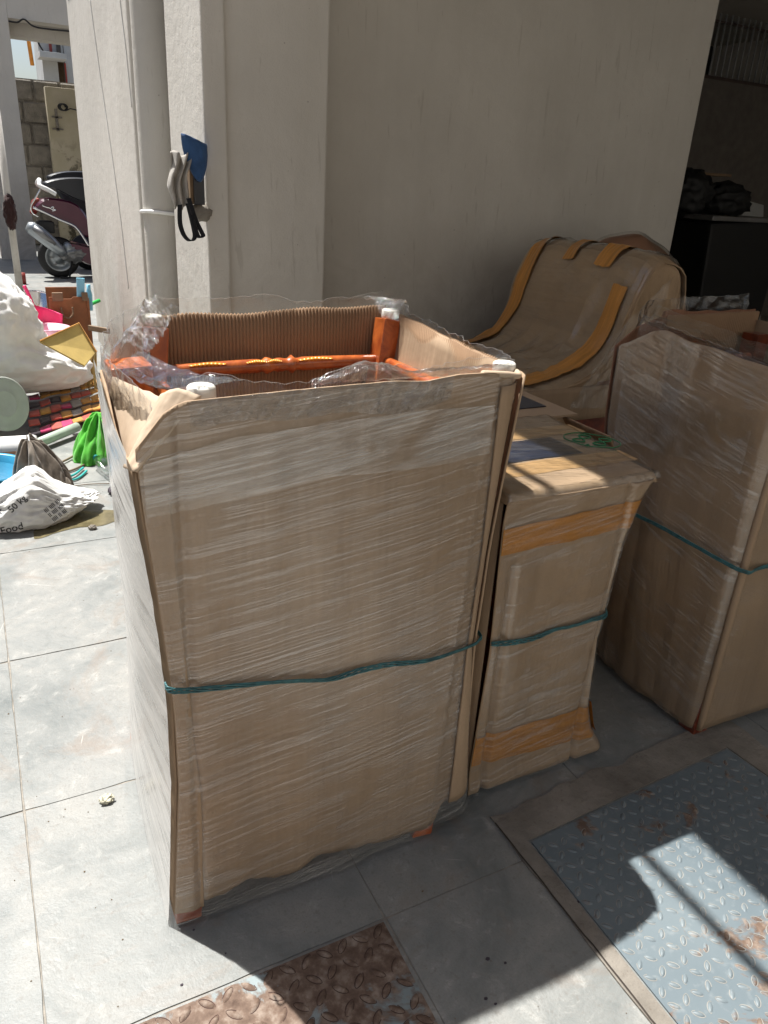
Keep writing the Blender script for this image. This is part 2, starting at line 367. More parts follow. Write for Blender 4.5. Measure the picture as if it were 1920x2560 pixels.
def polyslab(pts, z0, z1):
    n = len(pts); V = [(x, y, z0) for x, y in pts] + [(x, y, z1) for x, y in pts]
    return V, [tuple(range(n))[::-1], tuple(range(n, 2 * n))] + [(i, (i + 1) % n, n + (i + 1) % n, n + i) for i in range(n)]
def blob(c, rad, seed=0, amp=.2, freq=4, sub=4, ridge=False, zmin=None, squash=None):
    bm = bmesh.new(); bmesh.ops.create_icosphere(bm, subdivisions=sub, radius=1)
    c = Vector(c); V = []
    for v in bm.verts:
        p = v.co.copy(); q = p * freq + Vector((seed * 7.1, seed * 3.3, 0))
        d = noise.noise(q)
        if ridge: d = (1 - abs(noise.noise(q)) * 2.2) * .7 + noise.noise(q * 2.1) * .5 - .4
        p *= 1 + amp * d
        q = Vector((p.x * rad[0], p.y * rad[1], p.z * rad[2])) + c
        if squash: q = squash(q)
        if zmin is not None and q.z < zmin: q.z = zmin
        V.append(tuple(q))
    F = [tuple(v.index for v in f.verts) for f in bm.faces]; bm.free()
    return V, F
def ribbon(pts, w, side, lift=0):
    """flat strip along pts; side = width direction"""
    pts = [Vector(p) for p in pts]; s = Vector(side).normalized() * w / 2; V, F, U = [], [], []; L = 0
    for i, p in enumerate(pts):
        if i: L += (p - pts[i - 1]).length
        for k in (-1, -.33, .33, 1): V.append(tuple(p + s * k)); U.append((L, (k + 1) / 2 * w))
    for i in range(len(pts) - 1):
        for k in range(3): a = i * 4 + k; F.append((a, a + 1, a + 5, a + 4))
    return V, F, U
def struct(o): o['kind'] = 'structure'; return o

# ------------------------------------------------------------------ ground and floor
g = struct(obj('ground', ([(-150, -150, -.03), (150, -150, -.03), (150, 150, -.03), (-150, 150, -.03)], [(0, 1, 2, 3)]), 'grout', loc=(0, 0, -.03)))
floor = struct(obj('floor', boxg(-6, 11, -1, 14.5, -.029, -.0022), 'grout', loc=(0, 0, -.03)))
XL = [-.065 + .597 * k for k in range(-9, 19)]
YL = [-.917, -.320, .277, .874, 1.433, 2.033, 2.74] + [2.74 + .6 * k for k in range(1, 20)]
def tile_mesh(seed):
    n = 14; rnd = random.Random(seed); pts = []
    cs = [(-.5, -.5), (.5, -.5), (.5, .5), (-.5, .5)]
    for i in range(4):
        a, b = cs[i], cs[(i + 1) % 4]
        for k in range(n):
            t = k / n; x = a[0] + (b[0] - a[0]) * t; y = a[1] + (b[1] - a[1]) * t
            if k == 0: x *= .994; y *= .994
            j = .0035 * nz(x * 4 + seed * 5, y * 4, seed) - (.004 * rnd.random() ** 6)
            nx, ny = (0, 1) if i % 2 == 0 else (1, 0)
            x += -math.copysign(abs(j), x) * nx; y += -math.copysign(abs(j), y) * ny
            pts.append((x * .9985, y * .9985))
    top = [(x * .9975, y * .9975) for x, y in pts]; N_ = len(pts)
    V = [(x, y, -.02) for x, y in pts] + [(x, y, -.002) for x, y in pts] + [(x, y, 0) for x, y in top]
    F = [(i, (i + 1) % N_, N_ + (i + 1) % N_, N_ + i) for i in range(N_)] + [(N_ + i, N_ + (i + 1) % N_, 2 * N_ + (i + 1) % N_, 2 * N_ + i) for i in range(N_)] + [tuple(range(2 * N_, 3 * N_))]
    me = bpy.data.meshes.new('tile'); me.from_pydata(V, [], F); me.materials.append(M['stone']); return me
TM = [tile_mesh(s) for s in range(6)]
fo = origin(floor)
for yi in range(len(YL) - 1):
    for xi in range(len(XL) - 1):
        x0, x1, y0, y1 = XL[xi], XL[xi + 1], YL[yi], YL[yi + 1]
        yc, xc = (y0 + y1) / 2, (x0 + x1) / 2
        # keep the tiles the camera could see or nearly see
        lo, hi = -.10 * yc - .95, 1.35 * yc + 1.0
        if xc < lo or xc > hi or xc > 9.5 or (yc > 4.6 and xc > 1.6): continue
        t = bpy.data.objects.new('tile', random.choice(TM)); t.parent = floor
        t.location = Vector((xc, yc, random.uniform(-.0006, .0006))) - fo
        t.scale = (x1 - x0, y1 - y0, 1); t.rotation_euler = (random.uniform(-.0012, .0012), random.uniform(-.0012, .0012), random.choice((0, math.pi)))
        col.objects.link(t)

# checker plates and the concrete kerb round them
def wob(a, b, n, amp, seed):
    out = []
    for k in range(n):
        t = k / n; x = a[0] + (b[0] - a[0]) * t; y = a[1] + (b[1] - a[1]) * t
        j = amp * nz(t * 9 + seed, seed * 3.1); dx, dy = b[0] - a[0], b[1] - a[1]; L = math.hypot(dx, dy)
        out.append((x - dy / L * j, y + dx / L * j))
    return out
A, B, Cc, D = (.905, .905), (1.560, .938), (1.62, .15), (.89, .15)
kerb = wob((.862, 1.0), (1.66, 1.035), 60, .026, 1) + wob((1.66, 1.035), (1.70, .1), 30, .02, 2) + wob((1.70, .1), (Cc[0] + .006, .1), 2, 0, 0) + [(Cc[0] + .006, .15), (B[0] + .006, B[1] + .006), (A[0] - .006, A[1] + .006), (D[0] - .006, .1)] + wob((.848, .1), (.862, 1.0), 50, .006, 3)
kb = struct(obj('kerb', polyslab(kerb, -.01, .004), 'conc'))
cp = [(.857 + .004 * nz(k * .35, 4) + .0015 * nz(k * 1.7, 9) + .004 * (k / 40), .12 + k * .0215) for k in range(41)]
crack = obj('crack', ribbon([(x, y, .0052) for x, y in cp], .0035, (1, 0, 0)), 'crack', kb)
crack['kind'] = 'stuff'

def treads(poly_test, x0, x1, y0, y1, p, L, W, z, h, clipy=None):
    V, F = [], []
    ny = int((y1 - y0) / p); nx = int((x1 - x0) / p)
    for j in range(ny):
        for i in range(nx):
            cx, cy = x0 + (i + .5) * p, y0 + (j + .5) * p
            if not poly_test(cx, cy): continue
            jr_ = random.Random(i * 97 + j); cx += jr_.uniform(-.0007, .0007); cy += jr_.uniform(-.0007, .0007); wr_ = jr_.uniform(.55, 1.1)
            a = (R(45) if (i + j) % 2 else R(-45)) + jr_.uniform(-.05, .05)
            ca, sa = math.cos(a), math.sin(a); k0 = len(V)
            for (sc_, zz) in ((1.0, 0), (.66, h)):
                for k in range(10):
                    th = 2 * math.pi * k / 10; u = math.cos(th) * L / 2 * (1 if sc_ == 1 else .8); v = math.sin(th) * W / 2 * abs(math.sin(th)) ** .25 * sc_
                    V.append((cx + u * ca - v * sa, cy + u * sa + v * ca, z + zz * wr_))
            V.append((cx, cy, z + h * 1.1 * wr_))
            for k in range(10):
                n_ = (k + 1) % 10
                F.append((k0 + k, k0 + n_, k0 + 10 + n_, k0 + 10 + k)); F.append((k0 + 10 + k, k0 + 10 + n_, k0 + 20))
    return V, F
def rings(poly_test, x0, x1, y0, y1, p, L, W, z):
    V, F = [], []
    for j in range(int((y1 - y0) / p)):
        for i in range(int((x1 - x0) / p)):
            cx, cy = x0 + (i + .5) * p, y0 + (j + .5) * p
            if not poly_test(cx, cy): continue
            jr_ = random.Random(i * 97 + j); cx += jr_.uniform(-.0007, .0007); cy += jr_.uniform(-.0007, .0007); jr_.random()
            a = (R(45) if (i + j) % 2 else R(-45)) + jr_.uniform(-.05, .05); ca, sa = math.cos(a), math.sin(a); k0 = len(V)
            k1_ = jr_.randrange(12); kn_ = jr_.randint(5, 12)
            for s_ in (.9, 1.0):
                for k in range(12):
                    th = 2 * math.pi * k / 12; u = math.cos(th) * (L / 2 + (.0012 if s_ == 1 else 0)); v = math.sin(th) * (W / 2 + (.0012 if s_ == 1 else -.0004)) * abs(math.sin(th)) ** .25
                    V.append((cx + u * ca - v * sa, cy + u * sa + v * ca, z))
            for k in [(k1_ + q_) % 12 for q_ in range(kn_)]: n_ = (k + 1) % 12; F.append((k0 + k, k0 + n_, k0 + 12 + n_, k0 + 12 + k))
    return V, F
def inp(cx, cy, P_, m=.008):
    n = len(P_)
    for i in range(n):
        (xa, ya), (xb, yb) = P_[i], P_[(i + 1) % n]
        L = math.hypot(xb - xa, yb - ya)
        if ((xb - xa) * (cy - ya) - (yb - ya) * (cx - xa)) / L > -m: return False
    return True
BP = [A, B, Cc, D]
bp = thing('checker_plate', (1.2, .5, 0), 'blue grey painted steel checker plate let into the floor, partly sunlit', 'metal plate')
obj('steel_sheet', polyslab(BP, -.006, .003), 'blue', bp, bevel=0)
o = obj('raised_tread', treads(lambda x, y: inp(x, y, BP), .90, 1.63, .15, .94, .0285, .0215, .0095, .0029, .0022), 'tread', bp, True); o['kind'] = 'stuff'
o = obj('tread_dust', rings(lambda x, y: inp(x, y, BP), .90, 1.63, .15, .94, .0285, .0222, .0101, .0034), 'dust', bp); o['kind'] = 'stuff'
RP = [(-.45, .868), (.524, .866), (.512, .15), (-.45, .15)]
rp = thing('checker_plate', (.1, .5, 0), 'rust eaten steel checker plate in front of the tall wrapped parcel', 'metal plate')
obj('steel_sheet', polyslab(RP, -.006, .0035), 'rust', rp)
o = obj('raised_tread', treads(lambda x, y: inp(x, y, RP), -.45, .53, .15, .87, .036, .0295, .0118, .0034, .0026), 'tread_rust', rp, True); o['kind'] = 'stuff'
o = obj('tread_dirt', rings(lambda x, y: inp(x, y, RP), -.45, .53, .15, .87, .036, .0303, .0124, .0039), 'rustdk', rp); o['kind'] = 'stuff'

# ------------------------------------------------------------------ the building
bl = thing('building', (1.5, 4.2, 0), 'grey plastered building front with stepped columns behind the wrapped parcels', 'building')
Hc = 3.0
obj('side_wall', boxg(.80, 1.30, 4.30, 6.40, -.03, Hc), 'wall', bl, bevel=.012)
obj('corner_column', boxg(.86, .950, 3.22, 3.80, -.03, Hc), 'wall', bl, bevel=.008)
obj('column', boxg(.948, 1.385, 3.25, 4.32, -.03, Hc), 'wall', bl, bevel=.008)
obj('main_wall', boxg(1.38, 3.86, 3.60, 3.80, -.03, Hc), 'wall', bl, bevel=.006)
obj('ceiling_slab', boxg(.65, 9.5, -1.9, 6.6, Hc, Hc + .18), 'wall', bl)
obj('back_wall', boxg(1.3, 9.5, 6.40, 6.6, -.03, 2.42), plain('shade_darkened_paint', (.13, .115, .10), .8), bl)  # wall colour darkened to stand in for the shade of the room
obj('right_wall', boxg(9.3, 9.5, -3.2, 6.4, -.03, Hc), 'wall', bl)
obj('upper_storey', boxg(.66, 9.49, 3.3, 6.59, Hc + .18, 6.2), 'wall', bl)
gr = obj('window_grille', boxg(3.9, 9.3, 6.45, 6.48, 2.42, 2.46), 'iron', bl)
bgm = None
for k in range(44):
    x = 5.2 + k * .085
    geo = tube([(x, 6.46, 2.46), (x, 6.46, 3.0)], .011, 6)
    b_ = obj('grille_bar', geo, 'grey', gr)
obj('grille_rail', boxg(3.9, 9.3, 6.455, 6.475, 2.92, 2.94), 'iron', gr)
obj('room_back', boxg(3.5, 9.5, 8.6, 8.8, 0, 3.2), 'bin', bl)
obj('room_roof', boxg(1.3, 9.5, 6.6, 8.8, 3.18, 3.3), 'wall', bl)
obj('room_side', boxg(9.3, 9.5, 6.4, 8.8, 0, 3.3), 'wall', bl)
obj('room_side', boxg(1.3, 1.45, 6.6, 8.6, 0, 3.2), 'wall', bl)
for nm, bx, lb in (('added_rear_building', (-8, 12, -9.2, -7.2, 0, 7.5), 'plain cream building added unseen behind the camera to bounce sunlight'), ('added_side_building', (-9.5, -5.5, -7.1, 30, 0, 6.5), 'plain cream building added unseen left of the yard to block sky')):  # unseen buildings added to bounce sunlight and block part of the sky
    nb_ = thing(nm, (bx[0], bx[2], 0), lb, 'building')
    obj('wall', boxg(*bx), 'wall', nb_)
    for k in range(6):
        if nm == 'added_rear_building':
            for z in (1.0, 4.2): obj('window', boxg(-7 + 3.2 * k, -5.6 + 3.2 * k, -7.22, -7.17, z, z + 1.3), 'dkwin', nb_)
        else:
            for z in (1.0, 4.2): obj('window', boxg(-5.53, -5.47, -6 + 6 * k, -4.6 + 6 * k, z, z + 1.3), 'dkwin', nb_)
# slim conduit along the edge of the slab, it throws the thin shadow on the plate
cd = thing('conduit', (.52, 0, 2.9), 'thin steel conduit hung beside the ceiling edge', 'pipe')
obj('pipe_run', tube([(.52, -3, 2.93), (.525, 3.1, 2.92)], .013, 10), 'grey', cd)
for y in (-2, -.6, 2.75): obj('bracket', boxg(.50, .66, y, y + .02, 2.94, 2.96), 'grey', cd)

dp = thing('drain_pipe', (.87, 4.15, 0), 'painted vertical drain pipe in the corner of the building', 'pipe')
def pr(z): return .084 + .0015 * nz(z * 3, 2)
obj('pipe_shaft', tube([(.868, 4.13, z / 10) for z in range(0, 31)], [pr(z / 10) for z in range(31)], 28), 'wall', dp, True)
ring = obj('clamp', tube([(.868 + .092 * math.cos(R(a)), 4.13 + .092 * math.sin(R(a)), 1.085 + .004 * math.sin(R(a * 2))) for a in range(0, 361, 12)], .009, 8), 'white', dp, True)
obj('clamp_ear', boxg(.93, .99, 4.04, 4.06, 1.07, 1.10), 'wall', ring)
# two thin grey tubes standing in for wire shadows on the side wall
for pts, lb in ((((.797, 5.35, 2.16), (.797, 5.2, 1.75), (.797, 5.02, 1.35), (.797, 4.89, 1.0), (.797, 4.80, .62)), 'thin grey line standing for a wire shadow down the middle of the lit side wall'),
                (((.797, 4.45, 2.3), (.797, 4.42, 2.0), (.797, 4.36, 1.8), (.797, 4.315, 1.55)), 'thin grey line standing for a wire shadow near the front corner of the lit side wall')):
    tag(obj('cable', tube(spline(pts), .0018, 6), 'bldg', None, True), lb, 'cable')

# ------------------------------------------------------------------ things hanging on the corner column
def crumple(c, rad, seed, mat, name, label=None, cat=None, parent=None, amp=.35, freq=2.2, zmin=None, group=None, sub=4, ridge=True, squash=None):
    o = obj(name, blob(c, rad, seed, amp, freq, sub, ridge, zmin, squash), mat, parent, True)
    if parent is None: tag(o, label, cat, group)
    return o
_v0 = obj
def obj(name, geo, mat, parent=None, **k):
    smooth = k.pop('smooth', False)
    return _v0(name, ([(x - .045, y + .03, z) for x, y, z in geo[0]],) + tuple(geo[1:]), mat, parent, smooth, **k)
wb = thing('switch_box', (.83, 3.30, 1.16), 'dark wooden box fixed on the corner of the column', 'box')
obj('face_board', boxg(.838, .872, 3.175, 3.215, 1.165, 1.30), 'woodpl', wb, bevel=.002)
obj('dark_cover', boxg(.850, .892, 3.165, 3.176, 1.165, 1.295), 'blackgl', wb, bevel=.002)
obj('bracket', blob((.885, 3.20, 1.135), (.045, .028, .034), 3, .25, 3, 3), 'conc', wb, smooth=True)
def cap_fn(u, v):
    a = (u - .5) * 2.5; x = .856 + .050 * math.sin(a) * (1 - .50 * v ** 3) + .006 * v; z = 1.398 - v * .112 + .016 * math.sin(a * 1.2) * -1
    z += -.034 * v * math.cos(a * 1.2)
    y = 3.17 - .035 * math.cos(a) * (1 - .5 * v) + .005 * nz(u * 8, v * 8)
    return x, y, z
cloth = obj('denim_cap', sheet(cap_fn, 20, 12), 'denim', None, smooth=True, solid=.006); tag(cloth, 'blue denim cap hung over the wooden box on the column', 'cap')
def rag_fn(u, v):
    wd = lin([(0, .042), (.2, .034), (.35, .030), (.6, .036), (1, .030)], v)
    x = .806 - .030 * v * (1 - v) * 1.5 + .004 * math.sin(v * 9) + (u - .5) * 2 * wd - .012 * v
    y = 3.15 + .016 * math.sin(u * 16 + v * 4) + .01 * nz(u * 5, v * 5)
    z = 1.345 - v * .20 + .018 * u * v + .008 * math.sin(u * 9)
    return x, y, z
tag(obj('hanging_rag', sheet(rag_fn, 36, 24), 'ragw', None, smooth=True, solid=.004), 'pale grey rag hanging beside the wooden box', 'rag')
st_ = thing('strap', (.80, 3.15, 1.0), 'black webbing straps looped under the grey rag', 'strap')
obj('strap_loop', ribbon(spline([(.782, 3.12, 1.165), (.778, 3.115, 1.10), (.790, 3.11, 1.055), (.812, 3.105, 1.035), (.832, 3.11, 1.05), (.828, 3.12, 1.10), (.815, 3.13, 1.17)]), .018, (.85, -.5, .15)), 'strap', st_, smooth=True, solid=.003)
obj('strap_loop', ribbon(spline([(.815, 3.115, 1.19), (.835, 3.11, 1.12), (.855, 3.105, 1.075), (.862, 3.10, 1.055), (.846, 3.105, 1.05), (.832, 3.11, 1.09), (.818, 3.12, 1.17)]), .018, (.85, -.5, .15)), 'strap', st_, smooth=True, solid=.003)

obj = _v0
# ------------------------------------------------------------------ tall wrapped parcel (upturned stool in cardboard and film)
P1 = thing('wrapped_parcel', (.5, 1.3, 0), 'tall open topped cardboard parcel in the middle with wooden legs showing inside its rim', 'parcel')
xl = [(0, .163), (.33, .190), (.47, .192), (.55, .189), (.70, .180), (.816, .171), (.92, .165), (1.02, .168)]
xr = [(0, .826), (.2, .809), (.457, .793), (.65, .802), (.84, .817), (1.0, .832)]
zt = [(.165, .935), (.205, .985), (.235, 1.000), (.34, 1.004), (.44, 1.007), (.556, 1.010), (.623, 1.006), (.684, 1.012), (.76, 1.010), (.83, .998)]
zb = [(.16, .022), (.215, .03), (.26, .034), (.30, .050), (.36, .030), (.41, .026), (.45, .050), (.517, .036), (.60, .018), (.72, .010), (.73, .020), (.75, .060), (.76, .062), (.79, .045), (.83, .072)]
def front(u, v, off=0, zlo=None, ztop=None):
    x0 = .165 + u * .665
    a = lin(zb, x0) + .014 + .006 * nz(x0 * 40, 3) if zlo is None else zlo(x0)
    b = lin(zt, x0) if ztop is None else ztop(x0)
    z = a + (b - a) * v
    x = lin(xl, z) + (lin(xr, z) - lin(xl, z)) * u
    y = 1.020 + .022 * z - .012 * math.sin(math.pi * u) * (1 - .6 * abs(v - .5)) + .007 * nz(x * 6, z * 1.4, 3) + .002 * nz(x * 22, z * 2, 8)
    # flap step down the right-hand side and crease at the left
    if x > .705 + .075 * z * .9: y += .008 - .004 * math.exp(-((x - .705 - .0675 * z) / .02) ** 2)
    y += .005 * math.exp(-((x - .215 - .01 * z) / .007) ** 2)
    y += .02 * max(0, (u - .94) / .06) ** 2 + .004 * max(0, (.05 - u) / .05) ** 2
    return x, y - off, z
obj('front_panel', xz_uv(sheet(front, 120, 70)), 'card', P1, True, solid=.004)
def flapR(u, v):
    z = .075 + (.985 - .075) * v; g0 = lin([(0, .752), (.45, .765), (.65, .779), (1, .778)], z) + .0015 * nz(z * 9, 2)
    x = g0 + (lin(xr, z) - .002 - g0) * u; q = front(max(0, min(1, (x - lin(xl, z)) / (lin(xr, z) - lin(xl, z)))), v)
    return x, q[1] - .0075 + .004 * u - .003 * math.sin(math.pi * u), z
obj('front_flap', sheet(flapR, 12, 50, .07, .9), 'card', P1, True, solid=.004)
def flapL(u, v):
    z = .035 + (.88 - .035) * v; g0 = lin([(0, .218), (.3, .226), (.6, .214), (.9, .206)], z) + .0015 * nz(z * 11, 4)
    x = lin(xl, z) + (g0 - lin(xl, z)) * u; q = front(max(0, min(1, (x - lin(xl, z)) / (lin(xr, z) - lin(xl, z)))), v)
    return x, q[1] - .0065 + .004 * (1 - u), z
obj('front_flap', sheet(flapL, 10, 50, .06, .9), 'card', P1, True, solid=.0035)
# left side board, leaning in towards the back
ybk = [(0, 1.52), (.06, 1.48), (.29, 1.40), (.52, 1.33), (.71, 1.34), (.85, 1.36), (.99, 1.38)]
def leftb(u, v, off=0, top=None, z0=.03):
    yA = 1.028; zz_t = (lin([(0, .90), (.25, .905), (.5, .925), (.8, .95), (1, .965)], u) if top is None else top(u))
    z = z0 + (zz_t - z0) * v
    y = yA + .018 * z + (lin(ybk, z) - yA) * u
    x = lin(xl, z) * (1 - u) + .176 * u - .014 * math.sin(math.pi * u) * .4 + .006 * nz(y * 6, z * 2.5, 5) + .02 * (1 - v) * u * .5
    return x - off, y, z
obj('left_panel', sheet(leftb, 40, 60, .4, .95), 'card', P1, True, solid=.004)
# chamfer board from the left post to the back leg
def leftback(u, v, off=0, ht=.90):
    z = .03 + (ht - .03) * v; y0 = lin(ybk, z)
    return .177 + .024 + (.33 - .201) * u ** .8 - off * .8, y0 + .004 + (1.72 - y0) * u + off * .5, z + .05 * u * v
obj('left_back_panel', sheet(leftback, 14, 30, .35, .9), 'card', P1, True, solid=.004)
# pale folded flap at the front left corner
def fold(u, v):
    a = Vector((.163, 1.030, .905)); b = Vector((.262, 1.045, 1.004))
    p = a.lerp(b, v); q = Vector((.153, 1.070, .900)).lerp(Vector((.212, 1.085, .995)), v)
    r = p.lerp(q, u); r.z += .008 * math.sin(math.pi * u) * (.4 + v); r.x -= .006 * math.sin(math.pi * u); r.z += .003 * nz(u * 6, v * 9)
    return r
obj('corner_fold', sheet(fold, 14, 18, .1, .2), 'card_pale', P1, True, solid=.004)
def leftfold(u, v):
    p = Vector((.164 + .012 * u, 1.050 + .30 * u, .895 - .05 * u)); q = Vector((.238 - .050 * u, 1.083 + .268 * u, .982 - .020 * u))
    r = p.lerp(q, v); r.x -= .010 * math.sin(math.pi * v) * (1 - u * .5); r += Vector((.002 * nz(u * 6, v * 6, 2), 0, .003 * nz(u * 9, v * 4, 5))); return r
obj('left_top_fold', sheet(leftfold, 20, 10, .3, .12), 'card_pale', P1, True, solid=.004)
# corrugated inner faces (real ridges)
def ridges(p0, p1, zlo, ztf, pitch=.0085, amp=.0027, nvz=6, face=1):
    p0, p1 = Vector(p0), Vector(p1); L = (p1 - p0).length; n = int(L / pitch) * 4; d = (p1 - p0).normalized(); nn = Vector((-d.y, d.x, 0)) * face
    def f(u, v):
        s = u * L; b = .008 * nz(s * 5, v * 2, 6)
        p = p0 + d * s + nn * (amp * math.cos(2 * math.pi * s / pitch) + b)
        z = zlo + (ztf(u) + .0022 * math.cos(2 * math.pi * s / pitch) - zlo) * v
        return p.x, p.y, z
    return sheet(f, n, nvz, L, .5)
obj('back_liner', ridges((.335, 1.708, 0), (.905, 1.722, 0), .45, lambda u: .998 + .008 * nz(u * 4, 1) + .012 * u), 'card_in', P1, True, solid=.003)
obj('right_liner', ridges((.912, 1.70, 0), (.858, 1.13, 0), .45, lambda u: 1.000 - .006 * u + .006 * nz(u * 5, 2)), 'card_in', P1, True, solid=.003)
def backp(u, v): return .30 + .625 * u, 1.732 + .004 * nz(u * 4, v * 3), .03 + .94 * v
obj('back_panel', sheet(backp, 20, 10), 'card', P1, True, solid=.004)
def rightp(u, v):
    z = .06 + (.995 - .06) * v; x = lin(xr, z) - .003 + (.006 + .020 * z) * min(1, u / .05) + .062 * u * v * min(1, u / .3) + .005 * nz(u * 5, z * 3); y = 1.044 + u * .676
    return x, y, z
obj('right_panel', sheet(rightp, 30, 30, .66, .95), 'card', P1, True, solid=.004)
# the corner where front meets right, folded pale edge on top
obj('corner_edge', tube(spline([(.74, 1.045, 1.008), (.79, 1.047, 1.003), (.826, 1.058, .996), (.846, 1.09, .994)]), .006, 8), 'card_pale', P1, True)
# wooden frame
legs = [((.192, 1.046, 0), (.272, 1.085, .985)), ((.695, 1.040, 0), (.822, 1.110, .985)), ((.722, 1.56, 0), (.893, 1.675, .985)), ((.208, 1.555, 0), (.322, 1.672, .985))]
for i, (a, b) in enumerate(legs):
    lg = obj('leg', frustum(a, b, .024, .024, .028 if i != 1 else .023, .028 if i != 1 else .023), 'wood', P1, bevel=.003)
    c_ = Vector(b) + Vector((.010 if i == 1 else 0, 0, .002))
    obj('foot_cap', lathe(c_, (0, 0, 1), [(0, .0), (0, .0205), (.003, .0215), (.019, .021), (.022, .018), (.022, .011), (.018, .009), (.018, 0)], 24), 'cap', lg, True)
def turned(a, b, n=60, r=.0155, beads=(.5,)):
    a, b = Vector(a), Vector(b); L = (b - a).length; pr_ = []
    for k in range(n + 1):
        t = k / n; rr = r * (.78 + .30 * math.sin(math.pi * t))
        for bd in beads:
            d = (t - bd) * L; rr += .0055 * math.exp(-(d / .0055) ** 2); rr -= .0035 * math.exp(-((abs(d) - .013) / .007) ** 2)
        pr_.append((t * L, rr))
    return lathe(a, b - a, pr_, 16)
rl = obj('rail', turned((.335, 1.665, .890), (.875, 1.665, .889), beads=(.44, .55)), 'wood', P1, True)
def carving(cx, L, mat='carve'):
    V, F = [], []
    for k in range(9):
        t = (k - 4) / 4; w_ = .0085 * (1 - abs(t) ** 2 * .6)
        g_ = blob((cx + t * L / 2, 1.6555, .9005 + .001 * (1 - abs(t))), (L / 13, .0075, w_ * .55), k, .1, 2, 2)
        V, F = join((V, F), g_)
    return V, F
for cx, L in ((.432, .072), (.545, .045), (.585, .035), (.690, .075)): obj('carving', carving(cx, L), 'carve', rl, True)
obj('rail', turned((.875, 1.655, .888), (.852, 1.125, .892), beads=(.5,)), 'wood', P1, True)
obj('rail', turned((.322, 1.655, .872), (.285, 1.10, .880), beads=(.5,)), 'wood', P1, True)
obj('side_post', frustum((.222, 1.40, .80), (.219, 1.385, .978), .030, .030, .036, .030, Vector((1, .1, 0))), 'wood', P1, bevel=.004)
obj('stool_board', boxg(.23, .80, 1.09, 1.66, .40, .44), 'wood_dk', P1, bevel=.004)
for k in range(4): obj('lower_rail', frustum(*[((.21, 1.08, .12), (.70, 1.06, .12)), ((.71, 1.07, .12), (.73, 1.53, .12)), ((.73, 1.55, .12), (.23, 1.55, .12)), ((.215, 1.53, .12), (.20, 1.09, .12))][k], .012, .02), 'wood_dk', P1)
# teal string round the parcel
pts = [(.194, 1.018, .540), (.235, 1.014, .525), (.337, 1.012, .511), (.40, 1.010, .500), (.457, 1.008, .489), (.52, 1.010, .492), (.579, 1.012, .489), (.649, 1.015, .474), (.72, 1.022, .470), (.797, 1.04, .464), (.82, 1.10, .46), (.84, 1.4, .455), (.86, 1.70, .45)]
def twine(pts, name, parent, r=.0032):
    sp = spline(pts, 8); gs = []
    for k in range(5):
        ph = k * 1.257
        gs.append(tube([p + Vector((0, -.002 + r * .6 * math.sin(i * .5 + ph), r * (1.25 + .5 * nz(i * .1, 5)) * math.cos(i * .35 + ph))) for i, p in enumerate(sp)], r * .55, 5))
    return obj(name, join(*gs), 'string', parent, True)
def front_at(x, z): 
    u = (x - lin(xl, z)) / (lin(xr, z) - lin(xl, z)); v = (z - lin(zb, x)) / (lin(zt, x) - lin(zb, x)); return front(max(0, min(1, u)), max(0, min(1, v)))
pp = []
for (x, y, z) in pts[:9] : q = front_at(x, z); pp.append((x, q[1] - .0125, z))
twine([(.180, 1.028, .544), (.186, 1.010, .542)] + pp[1:] + pts[9:], 'string', P1, .0029)
# film
def zlo_f(x): return .012 + .010 * nz(x * 9, 4) + (.012 if x > .70 else 0)
def ftop(x): return lin(zt, x) - .004
def ff(u, v):
    x, y, z = front(u, v, .0075, zlo_f, ftop)
    y -= .0015 * nz(x * 9 + z * 20, z * 70 - x * 14, 3)
    return x, y, z
obj('film_front', xz_uv(sheet(ff, 110, 120)), 'film', P1, True)
def fl(u, v):
    x, y, z = leftb(u, v, .010, lambda q: lin([(0, .93), (.4, .965), (1, .985)], q), .004)
    x -= .010 * math.sin(math.pi * u) * math.sin(math.pi * v) + .001 * nz(y * 9 + z * 16, z * 30 - y * 10, 2)
    return x, y, z
obj('film_side', xz_uv(sheet(fl, 60, 90), 1), 'film_left', P1, True)
def flb(u, v):
    x, y, z = leftback(u, v, .012, .98); z = .01 + (1.0 - .01) * v + .035 * u * v
    return x + .004 * nz(z * 20, u * 9), y, z
obj('film_side', sheet(flb, 24, 60, .35, .98), 'film_left', P1, True)
# loose film standing round the rim
def rim(path, hts, drop, seed, name='film_rim', n=90, amp=.006, sag=0, m='film_rim', nv=10):
    sp = [Vector(p) for p in spline(path, 10)]; cum = [0]
    for a, b in zip(sp, sp[1:]): cum.append(cum[-1] + (b - a).length)
    T = cum[-1]
    def at(s):
        for i in range(len(cum) - 1):
            if s <= cum[i + 1]: return sp[i].lerp(sp[i + 1], (s - cum[i]) / max(1e-9, cum[i + 1] - cum[i])), (sp[i + 1] - sp[i]).normalized()
        return sp[-1], (sp[-1] - sp[-2]).normalized()
    def f(u, v):
        p, t = at(u * T); nn = Vector((-t.y, t.x, 0))
        h = lin(hts, u)
        fold_ = noise.noise(Vector((u * T * 26 + seed, v * 1.5, 0))) + .6 * noise.noise(Vector((u * T * 60 + seed, v * 3, 4)))
        q = p + nn * (fold_ * amp * (.3 + v * 1.3) + sag * v * v) + Vector((0, 0, -drop + (h + drop) * v + .004 * fold_ * v))
        return q
    o_ = obj(name, sheet(f, n, nv, T, .1), m, P1, True)
    obj('film_hem', tube([f(k / n, 1) for k in range(n + 1)], [.0004 + .0007 * abs(nz(k * .15, seed * 3)) for k in range(n + 1)], 5), 'hem', P1, True)
    return o_
